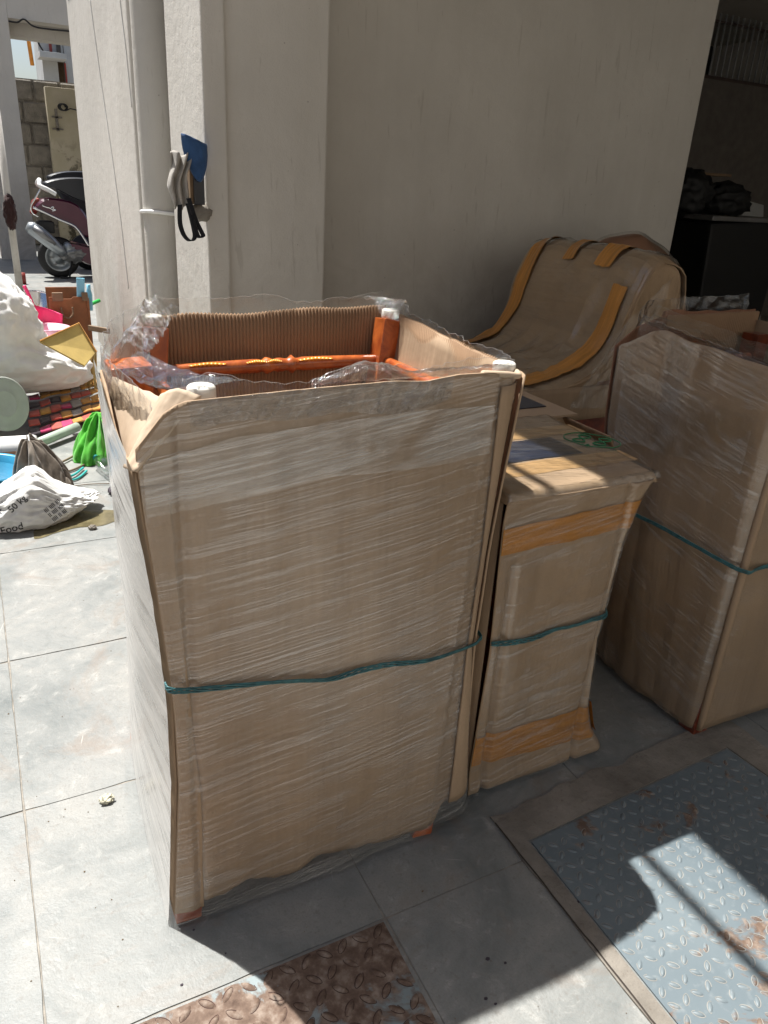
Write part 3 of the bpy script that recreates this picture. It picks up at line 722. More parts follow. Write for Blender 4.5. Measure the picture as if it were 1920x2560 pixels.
rim([(.325, 1.715, 1.0), (.5, 1.725, 1.0), (.7, 1.727, 1.0), (.90, 1.725, 1.0)], [(0, .040), (.15, .034), (.3, .036), (.42, .040), (.5, .038), (.60, .022), (.75, .030), (.85, .036), (1, .042)], .012, 1, n=150)
rim([(.90, 1.727, 1.0), (.925, 1.69, 1.0), (.91, 1.55, 1.0), (.885, 1.35, 1.0), (.862, 1.12, 1.0)], [(0, .026), (.12, .024), (.2, .010), (.5, .010), (1, .008)], .035, 2, n=150)
rim([(.24, 1.058, 1.0), (.35, 1.056, 1.0), (.5, 1.058, 1.0), (.65, 1.06, 1.0), (.83, 1.075, 1.0)], [(0, .022), (.10, .028), (.2, .012), (.34, .003), (.42, .022), (.50, .036), (.58, .024), (.68, .018), (.85, .020), (1, .020)], .03, 3, n=160, sag=.02)
rim([(.205, 1.08, .96), (.19, 1.2, .985), (.178, 1.34, .985), (.182, 1.43, .99), (.225, 1.55, 1.0), (.30, 1.69, 1.005), (.345, 1.722, 1.005)], [(0, .012), (.4, .010), (.55, .016), (.8, .022), (1, .025)], .07, 4, n=120, amp=.0045, nv=16)
# film drawn from the left post over the gap to the front-left cap
def web(u, v):
    a = Vector((.185, 1.33, .985)).lerp(Vector((.25, 1.06, 1.01)), u); b = Vector((.25, 1.42, .99)).lerp(Vector((.34, 1.09, 1.012)), u)
    p = a.lerp(b, v); p.z -= .025 * math.sin(math.pi * u) * (.5 + .5 * math.sin(math.pi * v)) + .006 * nz(u * 9, v * 12, 2); return p
obj('film_rim', sheet(web, 30, 16, .3, .1), 'film_rim', P1, True)
def tent(u, v):
    a = Vector((.178, 1.37, .975)).lerp(Vector((.30, 1.70, 1.000)), u); c_ = Vector((.225, 1.44, 1.005)).lerp(Vector((.335, 1.68, 1.048)), u); b = Vector((.262, 1.40, .985)).lerp(Vector((.385, 1.70, 1.018)), u)
    p = a.lerp(c_, v * 2) if v < .5 else c_.lerp(b, v * 2 - 1)
    k_ = .010 * nz(u * 9, v * 7, 3) + .008 * abs(nz(u * 20, v * 14, 7)) + .004 * nz(u * 44, v * 30); return p + Vector((-k_ * .5, k_ * .3, k_))
obj('film_crumple', sheet(tent, 50, 36, .35, .15), 'film_crumple', P1, True)
def hump(u, v):
    x = .46 + .36 * u; h = lin([(0, .002), (.10, .018), (.2, .030), (.32, .024), (.45, .008), (.55, .012), (.7, .010), (1, .012)], u)
    return x, 1.062 + .06 * v + .004 * nz(u * 20, v * 9), 1.008 + h * math.sin(math.pi * min(1, .15 + v)) - .02 * v + .004 * nz(u * 26, v * 12, 3)
obj('film_crumple', sheet(hump, 70, 16, .36, .08), 'film_crumple', P1, True)
def tentR(u, v):
    a = Vector((.845, 1.735, 1.0)).lerp(Vector((.93, 1.66, 1.0)), u); b = Vector((.86, 1.66, 1.0)).lerp(Vector((.885, 1.62, .99)), u)
    p = a.lerp(b, v); p.z += .036 * math.sin(math.pi * min(1, .25 + v * .8)) + .005 * nz(u * 14, v * 14); return p
obj('film_crumple', sheet(tentR, 24, 24, .12, .1), 'film_crumple', P1, True)
# pleats gathered over the front edge
def pleat(u, v):
    x = .24 + u * .43; zt_ = lin(zt, x) + .003; z = zt_ - v * (.045 + .02 * nz(x * 8, 2))
    q = front_at(x, min(z, zt_ - .01)); y = q[1] - .010 - .004 * noise.noise(Vector((x * 70 + v * 10 * nz(x * 6), v * 3, 1))) - .003 * noise.noise(Vector((x * 30, v * 8, 5)))
    return x, y, z
obj('film_rim', sheet(pleat, 200, 14, .43, .05), 'film_pleat', P1, True)
def bandf(u, v):
    x = .172 + u * .59; lo = lin([(.17, .832), (.44, .866), (.63, .862), (.77, .868)], x) + .004 * nz(x * 14, 1); hi = lin([(.17, .915), (.30, .945), (.6, .962), (.77, .955)], x)
    z = lo + (hi - lo) * v; q = front_at(x, z); return x, q[1] - .0115 - .001 * nz(x * 30, z * 60), z
obj('film_band', xz_uv(sheet(bandf, 80, 20)), 'film_band', P1, True)

# film strands under the front edge
def under(u, v):
    x = .215 + u * .50; z = .035 - v * .030 - .012 * math.sin(math.pi * u) * v
    y = 1.012 + .012 * v + .002 * nz(u * 9, v * 22)
    return x, y, z
obj('film_front', sheet(under, 40, 8, .5, .06), 'film', P1, True)

# ------------------------------------------------------------------ small parcel numbered 88
P2 = thing('wrapped_box', (1.04, 1.28, 0), 'low narrow wrapped box with brown tape bands and a green 88 on its lid', 'box')
X0, X1, Y0, Y1, ZT = .858, 1.238, 1.078, 1.50, .757
xr2 = [(0, 1.262), (.03, 1.245), (.08, 1.215), (.16, 1.19), (.35, 1.175), (.6, 1.19), (.70, 1.215), (.757, 1.248)]
xl2 = [(0, .845), (.4, .855), (.7, .845), (.757, .85)]
def f2(u, v, off=0):
    z = .012 + (.745 - .012) * v; x = lin(xl2, z) + (lin(xr2, z) - lin(xl2, z)) * u
    y = Y0 - .012 * z + .004 * nz(x * 8, z * 2, 11) + .0015 * nz(x * 30, z * 2, 4) - .018 * max(0, 1 - v * 12) * 0
    gx = 1.150 + .02 * z
    y += .008 * math.exp(-((x - gx) / .006) ** 2) - (.004 if x > gx else 0)
    y += .012 * math.exp(-((x - .885) / .008) ** 2) * (1 if z < .6 else 0)
    y -= .010 * math.exp(-((v - .0) / .05) ** 2)
    y += .02 * max(0, (u - .93) / .07) ** 2
    return x, y - off, z
obj('front_panel', sheet(f2, 70, 60, .37, .74), 'card', P2, True, solid=.003)
def r2_(u, v, off=0):
    z = .012 + (.745 - .012) * v; return lin(xr2, z) + off + .05 * u * v + .004 * nz(u * 5, z * 4, 3), Y0 + .02 + u * (Y1 - Y0 - .02), z
obj('side_panel', sheet(r2_, 20, 24, .42, .74), 'card', P2, True, solid=.003)
def l2_(u, v): return X0 - .004, Y0 + .01 + u * (Y1 - Y0), .012 + .735 * v
obj('side_panel', sheet(l2_, 8, 8, .42, .74), 'card', P2, True, solid=.003)
obj('inner_frame', boxg(.885, 1.165, 1.13, 1.46, .0, .70), 'wood_dk', P2, bevel=.004)
def top2(u, v, off=0):
    x = lin(xl2, .757) + u * (1.246 + .05 * v - .85); y = Y0 - .010 + v * (Y1 - Y0 + .02)
    e = min(u, 1 - u, v, 1 - v); z = ZT - .020 * math.exp(-e / .014) + .003 * nz(x * 9, y * 9) + off
    return x, y, z
obj('lid', sheet(top2, 50, 50, .4, .44), 'card', P2, True, solid=.003)
def patch(x0, x1, y0, y1, off, skew=0):
    def f(u, v):
        y = y0 + (y1 - y0) * v + .002 * nz(u * 30, v * 5 + x0); x = x0 + (x1 - x0) * u + skew * v
        return x, y, ZT + off + .003 * nz(x * 9, y * 9)
    return sheet(f, 24, 6, x1 - x0, y1 - y0)
obj('tape', patch(.852, 1.262, 1.150, 1.215, .0022), 'tape_lt', P2, True)
obj('tape', patch(.852, 1.285, 1.352, 1.415, .0022), 'tape_lt', P2, True)
obj('navy_label', patch(.88, 1.165, 1.222, 1.340, .0034), 'tape_bk', P2, True)
# hand-drawn 88 in an oval
def mk(pts, r=.0019): return tube([(x, y, ZT + .0085 + .003 * nz(x * 9, y * 9)) for x, y in pts], r, 6)
cx, cy = 1.237, 1.277; e1 = Vector((.055, -.085)).normalized(); e1 = Vector((.60, -.80)); e2 = Vector((.80, .60))
def loc2(a, b): return (cx + e1.x * a + e2.x * b, cy + e1.y * a + e2.y * b)
sg = [mk([loc2(.066 * math.cos(t * .157) , .047 * math.sin(t * .157) + .002 * math.sin(t)) for t in range(42)], .0013)]
for s_ in (-1, 1):
    sg.append(mk([loc2(s_ * .024 + .014 * math.sin(2 * t * .157) + .004 * math.cos(t * .157), .028 * math.cos(t * .157)) for t in range(41)]))
sg.append(mk([loc2(-.004, -.046), loc2(0, -.036), loc2(.004, -.046), loc2(-.002, -.050)], .002))
obj('handwritten_mark', join(*sg), 'marker', P2, True)
def band(za, zb_, parent, mat='tape'):
    def f(u, v):
        zl = za[0] + (za[1] - za[0]) * u; zh = zb_[0] + (zb_[1] - zb_[0]) * u; z = zl + (zh - zl) * v + .003 * nz(u * 9, v + zl * 9)
        x = lin(xl2, z) + (lin(xr2, z) - lin(xl2, z)) * u; q = f2(u, (z - .012) / .733, .0045)
        return q[0], q[1] - .001 * nz(u * 12, v * 25), z
    return obj('tape', sheet(f, 50, 14, .37, .06), mat, parent, True)
band((.630, .642), (.690, .704), P2); band((.092, .058), (.172, .160), P2)
def band_r(z0, z1):
    def f(u, v): z = z0 + (z1 - z0) * v; q = r2_(u, (z - .012) / .733, .004); return q[0], Y0 + .004 + u * (Y1 - Y0), z
    return obj('tape', sheet(f, 14, 6, .4, .06), 'tape', P2, True)
band_r(.640, .704); band_r(.06, .16)
twine([(x, f2((x - .85) / .33, z / .74)[1] - .008, z) for x, z in ((.85, .428), (.905, .417), (.964, .413), (1.02, .421), (1.066, .419), (1.12, .423), (1.178, .424))] + [(1.20, 1.2, .43), (1.21, 1.45, .43)], 'string', P2, .0032)
def ff2(u, v):
    q = f2(u, v, .007); return q[0], q[1] - .002 * nz(q[0] * 40 + q[2] * 30, q[2] * 60, 3), q[2]
obj('film_front', xz_uv(sheet(ff2, 60, 60)), m_film('stretch_film_low', angle=R(-8), streak=1.0, haze=.04, cut=.40, sy=150, sx=2.5), P2, True)
def ft2(u, v):
    x, y, z = top2(u, v, .0075); return x, y, z + .002 * nz(x * 50, y * 50)
obj('film_top', sheet(ft2, 50, 50, .4, .44), 'film_dim', P2, True)
def edge2(u, v):
    x = .85 + u * .40; a = v * math.pi * .6; rr = .012 + .004 * nz(x * 40, v * 4)
    return x, Y0 + .004 - rr * math.cos(a) - .002, ZT - .010 + rr * math.sin(a) + .003 * nz(x * 70, v * 3)
obj('film_edge', sheet(edge2, 110, 8, .4, .03), 'film_rim', P2, True)
# second carton behind it
P3 = thing('carton', (1.25, 1.62, 0), 'open brown carton with torn flap just behind the box marked 88', 'carton')
obj('carton_side', boxg(.98, 1.40, 1.545, 1.90, .0, .735), 'card', P3, bevel=.004)
obj('flap', boxg(1.10, 1.405, 1.52, 1.90, .740, .746), 'card', P3)
obj('navy_tape', boxg(1.20, 1.36, 1.60, 1.78, .7475, .7490), 'tape_bk', P3)
obj('torn_layer', sheet(lambda u, v: (1.375 + .02 * v, 1.36 + u * .22, .735 - .03 * v + .005 * nz(u * 30, v * 5)), 30, 4), 'card_in', P3, True, solid=.004)

# ------------------------------------------------------------------ wrapped parcel on the right
P4 = thing('wrapped_parcel', (1.85, 1.3, 0), 'tall cardboard parcel cut by the right edge of the photo, tied with teal string', 'parcel')
yb4 = [(0, 1.41), (.3, 1.455), (.72, 1.535), (.92, 1.545), (1.0, 1.50)]
def lf4(u, v, off=0, full=1):
    yy = 1.012 + u * .52
    ztop = lin([(1.01, .966), (1.10, .975), (1.25, .986), (1.40, .996), (1.43, .990), (1.54, .905)], yy)
    z = .018 + .01 * nz(yy * 8, 3) + (ztop - .02) * v
    y = 1.012 + (lin(yb4, z) - 1.012) * u
    if v == 1: pass
    x = 1.520 + .015 * math.sin(math.pi * u) * -1 + .009 * nz(y * 7, z * 1.3, 7) + .005 * (.5 - abs(nz(y * 13, z * .6, 9)) * 2) + .03 * (1 - z) * 0
    x += .02 * max(0, (.06 - u) / .06) ** 2 + .03 * max(0, (u - .93) / .07) ** 2
    return x - off, y, z
obj('side_panel', sheet(lf4, 90, 60, .5, 1), 'card', P4, True, solid=.004)
def fr4(u, v, off=0):
    z = .02 + .94 * v; return 1.535 + .62 * u, 1.010 + .004 * nz(u * 6, z * 3, 2) - off - .008 * math.sin(math.pi * u), z
obj('front_panel', sheet(fr4, 40, 40, .6, 1), 'card', P4, True, solid=.004)
obj('corner_fold', tube(spline([(1.533, 1.012, .02), (1.528, 1.008, .3), (1.531, 1.01, .6), (1.54, 1.012, .96)]), .009, 8), 'card', P4, True)
def cn4(u, v):
    z = .02 + (lin([(0, .92), (.3, .97), (1, .99)], u) - .02) * v; return 1.522 + .03 * math.sin(u * 1.5) + .20 * u, lin(yb4, z) + .02 * math.sin(u * 1.5) + .07 * u * v, z
obj('corner_panel', sheet(cn4, 14, 20, .3, 1), 'card_red', P4, True, solid=.004)  # darker card colour stands in for the shade inside the parcel
def bk4(u, v): return 1.78 + .40 * u, 1.64 + .01 * nz(u * 5, v * 3), .02 + (.99 + .012 * nz(u * 4, 5) - .02) * v
obj('back_panel', sheet(bk4, 20, 10), 'card_red', P4, True, solid=.004)  # same dark card, inside shade put into the colour
obj('back_liner', ridges((1.76, 1.60, 0), (2.18, 1.625, 0), .55, lambda u: .985), 'card_in', P4, True, solid=.003)
obj('right_panel', boxg(2.175, 2.180, 1.02, 1.65, .02, .96), 'card', P4)
for i, (a, b) in enumerate([((1.545, 1.04, 0), (1.60, 1.07, .95)), ((2.13, 1.04, 0), (2.12, 1.07, .95)), ((2.10, 1.54, 0), (2.12, 1.57, .93)), ((1.60, 1.40, 0), (1.66, 1.50, .93))]):
    obj('leg', frustum(a, b, .026, .026, .028, .028), 'wood_dk', P4, bevel=.003)
obj('rail', turned((1.66, 1.52, .86), (2.12, 1.56, .86), beads=(.4, .6)), 'wood', P4, True)
obj('rail', turned((1.66, 1.50, .84), (1.61, 1.07, .84), beads=(.5,)), 'wood', P4, True)
obj('stool_board', boxg(1.60, 2.12, 1.06, 1.60, .40, .44), 'wood_dk', P4)
def ff4(u, v):
    q = lf4(u, v, .007); return q[0] - .002 * nz(q[1] * 30, q[2] * 70, 4), q[1], q[2]
obj('film_side', xz_uv(sheet(ff4, 70, 90), 1), m_film('stretch_film_shade', angle=R(-12), streak=1.1, haze=.03, base=.02, sx=5, sy=120, cut=.42), P4, True)
def band4(u, v):
    uu = .10 + .78 * u; vv = .74 + .14 * v - .06 * u * (1 - v); q = lf4(uu, vv, .010); return q
obj('film_band', xz_uv(sheet(band4, 50, 20), 1), m_film('stretch_film_patch', angle=R(-14), streak=1.0, haze=.12, cut=.42, sy=90, sx=5), P4, True)
obj('film_front', sheet(lambda u, v: fr4(u, v, .007), 20, 30, .6, 1), 'film_dim', P4, True)
_P1 = P1; P1 = P4
rim([(1.57, 1.53, .985), (1.68, 1.61, 1.0), (1.8, 1.655, 1.0), (2.0, 1.67, 1.0), (2.18, 1.67, 1.0)], [(0, .005), (.2, .03), (.5, .022), (1, .03)], .03, 7, n=70, amp=.005, m='film_dim')
rim([(1.55, 1.50, .985), (1.535, 1.35, .985), (1.53, 1.2, .97), (1.535, 1.03, .95)], [(0, .025), (.3, .015), (1, .012)], .04, 8, n=60, amp=.004)
P1 = _P1
def web4(u, v):
    a = Vector((1.56, 1.50, 1.0)).lerp(Vector((1.545, 1.08, .972)), u); b = Vector((1.75, 1.64, 1.01)).lerp(Vector((1.70, 1.08, .965)), u)
    p = a.lerp(b, v); p.z -= .03 * math.sin(math.pi * v) + .008 * nz(u * 9, v * 9); return p
obj('film_top', sheet(web4, 30, 20, .5, .2), 'film_rim', P4, True)
twine([(1.496, 1.43, .512), (1.488, 1.372, .512), (1.484, 1.242, .519), (1.488, 1.134, .515), (1.512, 1.000, .503), (1.58, 1.0, .50), (1.8, .995, .50)], 'string', P4, .0032)

# ------------------------------------------------------------------ wrapped chair against the wall
P5 = thing('wrapped_chair', (2.3, 2.8, 0), 'cardboard wrapped armchair with strips of brown tape leaning by the wall', 'chair')
prof = [(2.70, .55), (2.70, .75), (2.70, .92), (2.675, 1.02), (2.62, 1.065), (2.55, 1.075), (2.48, 1.04), (2.435, .95), (2.40, .86), (2.385, .78), (2.35, .71), (2.30, .65), (2.21, .60), (2.08, .565), (1.90, .545), (1.78, .535), (1.745, .51), (1.74, .44)]
PS = [Vector((x, 0, z)) for x, z in prof]; PS = spline(PS, 5); plen = [0]
for a, b in zip(PS, PS[1:]): plen.append(plen[-1] + (b - a).length)
def prof_at(s):
    s *= plen[-1]
    for i in range(len(plen) - 1):
        if s <= plen[i + 1]: return PS[i].lerp(PS[i + 1], (s - plen[i]) / (plen[i + 1] - plen[i]))
    return PS[-1]
yN, yF = 2.40, 3.22
def chair(u, v, off=0):
    p = prof_at(u); y = yN + (yF - yN) * v
    e = math.sin(math.pi * v) ** .35
    q = Vector((p.x + .02 * (1 - v), y, p.z))
    d = .012 * nz(u * 9, v * 4, 1) + .016 * (.5 - abs(nz(u * 11, v * 6, 5)) * 2) + .006 * (.5 - abs(nz(u * 26, v * 15, 9)) * 2)
    q.z += d - .035 * (1 - e) + off; q.x += -off * .8 + .012 * nz(u * 12, v * 7, 8)
    q.x -= .14 * (1 - u) * 0
    return q
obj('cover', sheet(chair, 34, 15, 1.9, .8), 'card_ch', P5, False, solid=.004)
def side5(u, v):
    p = prof_at(u); z = p.z - .03 - v * (p.z - .03 - (.42 if u > .62 else .55)); return Vector((p.x + .03 * v * (1 if u < .5 else 0), yN + .012 + .012 * nz(u * 9, v * 5) + .05 * v * (1 - u), z))
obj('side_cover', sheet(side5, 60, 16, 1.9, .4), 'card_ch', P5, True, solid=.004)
obj('seat_edge', sheet(lambda u, v: (1.74 + .70 * u, yN - .008 + .006 * nz(u * 9, v * 4), .40 + .145 * v), 30, 6, .7, .15), 'card', P5, True, solid=.004)
obj('base', boxg(1.80, 2.66, 2.45, 3.18, .06, .42), 'wood_dk', P5, bevel=.01)
for x, y in ((1.86, 2.50), (1.86, 3.12), (2.60, 2.50), (2.60, 3.12)): obj('leg', frustum((x, y, 0), (x, y, .08), .025, .025), 'wood_dk', P5)
def strip(u0, u1, v0, w=.088, dv=0, mat='tape'):
    def f(a, b):
        u = u0 + (u1 - u0) * a; q = chair(u, v0 + dv * a + (b - .5) * w / (yF - yN), .018); return q
    return obj('tape', sheet(f, 50, 5, (u1 - u0) * 1.9, w), mat, P5, True)
strip(.25, .92, .90, mat='tape_ch'); strip(.24, .42, .55, .08, .04, 'tape_ch'); strip(.20, .42, .24, .10, .08, 'tape_ch'); strip(.46, .95, .12, .085, .02, 'tape_ch')
obj('film_cover', sheet(lambda u, v: chair(u, v, .012 + .004 * nz(u * 20, v * 30)), 80, 50, 1.9, .8), 'film_dim', P5, True)
def side_film(u, v):
    a = Vector((2.62, yN - .01, 1.0)).lerp(Vector((2.42, yN - .02, .44)), u); b = Vector((2.36, yN - .01, .78)).lerp(Vector((2.15, yN - .02, .46)), u)
    return a.lerp(b, v) + Vector((0, .012 * nz(u * 9, v * 7), .0))
obj('film_cover', sheet(side_film, 24, 20, .5, .3), 'film_rim', P5, True)
# bulky dark bundle behind the chair
P6 = thing('wrapped_bundle', (3.1, 3.2, 0), 'bulky film wrapped bundle with red brown tape behind the wrapped chair', 'bundle')
def bundle_geo(k=1.0, fr=3, extra=0):
    g_ = blob((3.08, 3.17, .60), (.47 * k, .25 * k, .50 * k), 21, .06, 1.5, 5, True, .03)
    return g_
def wrap_bul(q): return q
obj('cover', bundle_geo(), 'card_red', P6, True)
bbv = BVHTree.FromPolygons([Vector(v) for v in bundle_geo()[0]], bundle_geo()[1])
def cast_strip(a, b, w, mat):
    a, b = Vector(a), Vector(b)
    def f(u, v):
        p = a.lerp(b, u) + Vector((w * (v - .5), 0, 0)); h = bbv.ray_cast(p, Vector((0, 1, -.15)).normalized()); q = h[0] if h[0] else p + Vector((0, .3, 0))
        return q + Vector((0, -.006, .003))
    return obj('tape', sheet(f, 24, 4, .6, w), mat, P6, True)
cast_strip((2.86, 2.6, 1.06), (2.80, 2.6, .6), .08, 'tape_red'); cast_strip((3.30, 2.6, 1.05), (3.42, 2.6, .5), .08, 'tape_red'); cast_strip((3.15, 2.6, 1.0), (3.32, 2.6, .75), .08, 'tape_red')
obj('film_cover', bundle_geo(1.03), 'film_rim', P6, True)

# ------------------------------------------------------------------ dark store room things
bn = thing('storage_drum', (6.2, 5.0, 0), 'large black bin standing in the dark room at the right', 'bin')
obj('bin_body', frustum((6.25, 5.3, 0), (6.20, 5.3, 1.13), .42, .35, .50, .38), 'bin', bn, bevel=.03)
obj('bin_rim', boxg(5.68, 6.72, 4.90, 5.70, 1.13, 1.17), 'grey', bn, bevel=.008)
crumple((5.75, 5.3, 1.33), (.24, .2, .20), 4, 'bin', 'rubbish_bag', 'black bag on the left of the bin in the dark room', 'bag')
crumple((6.20, 5.3, 1.28), (.30, .2, .16), 9, 'bin', 'rubbish_bag', 'flat black bag on the right of the bin in the dark room', 'bag')
tag(obj('board', boxg(5.8, 6.15, 5.2, 5.4, 1.49, 1.51), 'woodpl'), 'short board lying on the black bags on the bin', 'board')
tag(obj('leaning_panel', frustum((7.3, 5.6, 0), (7.5, 6.1, 1.3), .28, .02), 'bldg', None), 'pale panel leaning at the right end of the dark room', 'panel')

# ------------------------------------------------------------------ rubbish heap on the left
wood_bag = thing('wooden_holder', (.5, 5.2, 0), 'brown wooden holder with a slotted top in the rubbish heap', 'holder')
obj('front_board', sheet(lambda u, v: (.385 + .215 * u, 5.18 + .02 * v, .02 + (.485 + (.0 if .28 < u < .62 else .012)) * v), 20, 8), 'bag', wood_bag, False, solid=.012)
obj('side_board', boxg(.602, .615, 5.18, 5.40, .02, .51), 'bag', wood_bag)
obj('back_board', boxg(.385, .60, 5.385, 5.40, .02, .55), 'bag', wood_bag)
obj('corner_tab', boxg(.405, .465, 5.175, 5.20, .495, .545), 'woodpl', wood_bag); obj('corner_tab', boxg(.575, .61, 5.175, 5.20, .495, .545), 'woodpl', wood_bag)
obj('handle', tube(spline([(.445, 5.165, .46), (.455, 5.155, .41), (.485, 5.155, .395), (.510, 5.155, .42), (.512, 5.165, .46)]), .006, 6), 'woodpl', wood_bag, True)
tag(obj('plastic_bat', frustum((.565, 5.22, .42), (.580, 5.20, .63), .021, .006, .024, .006), 'ltblue', None, bevel=.003), 'light blue flat plastic handle standing in the brown holder', 'plastic stick')
tag(obj('plastic_bottle', lathe((.625, 5.28, .42), (.05, 0, 1), [(0, .02), (.10, .02), (.13, .012), (.16, .012), (.16, 0)], 14), 'ltblue', None, True), 'small pale blue bottle behind the brown holder', 'bottle')
dpn = thing('dustpan', (.33, 5.1, 0), 'bright pink plastic dustpan with its handle up', 'dustpan')
obj('pan', sheet(lambda u, v: (.265 + .17 * u + .01 * v, 5.10 + .05 * math.sin(math.pi * u) , .34 + .15 * v * (1 - .55 * u) + .02 * u), 12, 8), 'pink', dpn, True, solid=.006)
obj('handle', tube(spline([(.250, 5.1, .60), (.268, 5.1, .55), (.285, 5.1, .48)]), [.011] * 12 + [.016], 8), 'pink', dpn, True)
tag(obj('pink_tub', lathe((.33, 4.98, .0), (.03, 0, 1), [(0, 0), (0, .10), (.36, .125), (.38, .13), (.38, .12), (.05, .09)], 28), 'palepink', None, True), 'pale pink tub under the dustpan', 'tub')
tag(obj('steel_bowl', lathe((.35, 5.75, .30), (.15, -.35, 1), [(.0, 0), (0, .05), (.04, .11), (.12, .145), (.125, .15), (.115, .14), (.03, .08)], 32), 'chrome', None, True), 'round steel bowl rim behind the pink dustpan', 'bowl')
yb = thing('yellow_board', (.43, 4.75, 0), 'yellow square board tilted on the white sack', 'board')
obj('face', ([(.245, 4.20, .452), (.447, 4.28, .520), (.507, 4.20, .386), (.44, 4.14, .332), (.245, 4.22, .440), (.447, 4.30, .508), (.507, 4.22, .374), (.44, 4.16, .320)], [(0, 1, 2, 3), (7, 6, 5, 4), (0, 4, 5, 1), (1, 5, 6, 2), (2, 6, 7, 3), (3, 7, 4, 0)]), 'yellow', yb)
obj('edge_rib', tube([(.245, 4.195, .454), (.447, 4.275, .523), (.510, 4.195, .387)], .005, 6), 'clothor', yb)
tag(obj('green_stick', tube([(.60, 5.3, .44), (.70, 5.35, .47)], .012, 8), plain('bright_green_plastic', (.03, .42, .08), .4), None, True), 'short bright green plastic stick beside the side wall', 'plastic stick')
tag(obj('wood_strip', frustum((.56, 4.85, .39), (.66, 4.75, .385), .008, .015), 'woodpl'), 'brown strip of wood sticking out beside the yellow board', 'wood strip')
rs = random.Random(3); gs = []
for k in range(70):
    a = rs.random(); b = rs.random()
    gs.append(tube([(.535 + .03 * a, 4.62 + .05 * b, .30), (.515 + .06 * (a - .3), 4.60 + .08 * b, .20), (.47 + .10 * a, 4.57 + .1 * b, .07 + .03 * b)], .0018, 3))
br = obj('broom', join(*gs), 'straw', None); tag(br, 'bundle of yellow broom straw beside the white sack', 'broom')

def sq(q):
    t = max(0, q.z - .1); q = q.copy()
    return q
def sackgeo():
    bm = bmesh.new(); bmesh.ops.create_icosphere(bm, subdivisions=6, radius=1); V = []
    ET = [(.05, .36), (.13, .46), (.24, .475), (.31, .43), (.36, .33), (.40, .275), (.56, .24), (.68, .17), (.74, .10), (.80, -.02), (.86, -.10)]
    for v in bm.verts:
        p = v.co; rho = max(1e-4, math.hypot(p.x, p.y))
        w_ = (.5 - abs(noise.noise(Vector((p.x * 2.2 + p.z * 2.5, p.y * 3, p.z * 3 + 1))))) * .14 + (.5 - abs(noise.noise(Vector((p.x * 6 - p.z * 4, p.y * 6, p.z * 7 + 4))))) * .07 + noise.noise(p * 17) * .02
        z = .10 + .36 * (1 + p.z) * (1 + .3 * w_)
        ex_ = lin(ET, z) + .12
        x = -.12 + (p.x / rho * ex_ * min(1, rho * 2.2) if p.x > 0 else p.x * .6) * (1 + w_)
        y = 4.62 + p.y * .42 * (1 + w_) + (-.12 * max(0, p.x / rho) * max(0, 1 - z / .4))
        V.append((x, y, max(.07, z)))
    F = [tuple(v.index for v in f.verts) for f in bm.faces]; bm.free(); return V, F
tag(obj('woven_sack', sackgeo(), 'sack', None, True), 'huge stuffed white woven sack at the left edge', 'sack')
dr = thing('bucket', (.05, 3.9, 0), 'pale green round drum lying on its side under the white sack', 'bucket')
ax = Vector((.55, -.70, .22))
obj('bucket_body', lathe((-.12, 4.1, .16), ax, [(0, 0), (0, .105), (.255, .118), (.262, .124), (.270, .124)], 40), 'drum', dr, True)
obj('lid', lathe(Vector((-.12, 4.1, .16)) + ax.normalized() * .262, ax, [(0, .128), (.014, .128), (.018, .122), (.012, .106), (.012, .066), (.016, .062), (.012, .056), (.012, 0)], 40), 'drum', dr, True)
mt = thing('patchwork_mat', (.36, 4.2, 0), 'folded patchwork mat of red and orange squares under the white sack', 'mat')
pc = ['clothred', 'clothor', 'clothpk', 'clothgy', 'clothbk', 'clothred', 'clothor']
rm = random.Random(5)
for j in range(5):
    for i in range(8):
        x0 = .13 + i * .056 + .01 * j; y0 = 3.98 + j * .10 + i * .035
        o = obj('patch', sheet(lambda u, v: (x0 + u * .054, y0 + v * .096 + u * .034, .03 + .018 * j + .012 * nz((x0 + u * .05) * 12, (y0 + v * .1) * 12)), 4, 4), rm.choice(pc), mt, True, solid=.008)
tag(obj('pvc_pipe', tube([(.12, 3.80, .035), (.36, 4.02, .045)], .024, 18, True), 'pvc', None, True), 'grey green plastic pipe lying below the patchwork mat', 'pipe')
def cloth_geo(c, top, R0, seed, nf=6, depth=.25, ph=0, el=(1, 1)):
    c, top = Vector(c), Vector(top)
    def f(u, v):
        th = 2 * math.pi * u; t = .03 + .97 * v
        fold = math.sin(nf * th + 2.2 * nz(v * 2, seed) + ph) + .6 * math.sin((nf * 2 - 1) * th + seed + 3 * v) + 1.2 * nz(math.cos(th) * 2, math.sin(th) * 2, seed)
        r = R0 * (t ** .75) * (1 + depth * fold * (.35 + .65 * t) * .5)
        k = (1 - t) ** 1.3
        x = c.x + (top.x - c.x) * k + r * math.cos(th) * el[0]; y = c.y + (top.y - c.y) * k + r * math.sin(th) * el[1]
        z = c.z + (top.z - c.z) * (1 - t ** 1.7) * (1 + .14 * fold * (1 - t)) + .010 * fold * t * (1 - t) * 3 + .012 * nz(math.cos(th) * 4 + v * 5, math.sin(th) * 4, seed + 2)
        if v > .93: z = max(.003, z - (v - .93) * .3)
        return x, y, max(.003, z)
    return sheet(f, 120, 40)
gc = obj('green_cloth', cloth_geo((.395, 3.64, .012), (.435, 3.73, .165), .10, 3, 8, .20, .5, (1, 1.15)), 'green', None, True, solid=.002); tag(gc, 'crumpled bright green cloth on the floor', 'cloth')
obj('knot', blob((.435, 3.74, .165), (.035, .035, .03), 5, .3, 2, 3, True), 'green', gc, True)
jr = thing('plastic_jar', (.03, 3.45, 0), 'white and peach plastic container lying beside the drum', 'container')
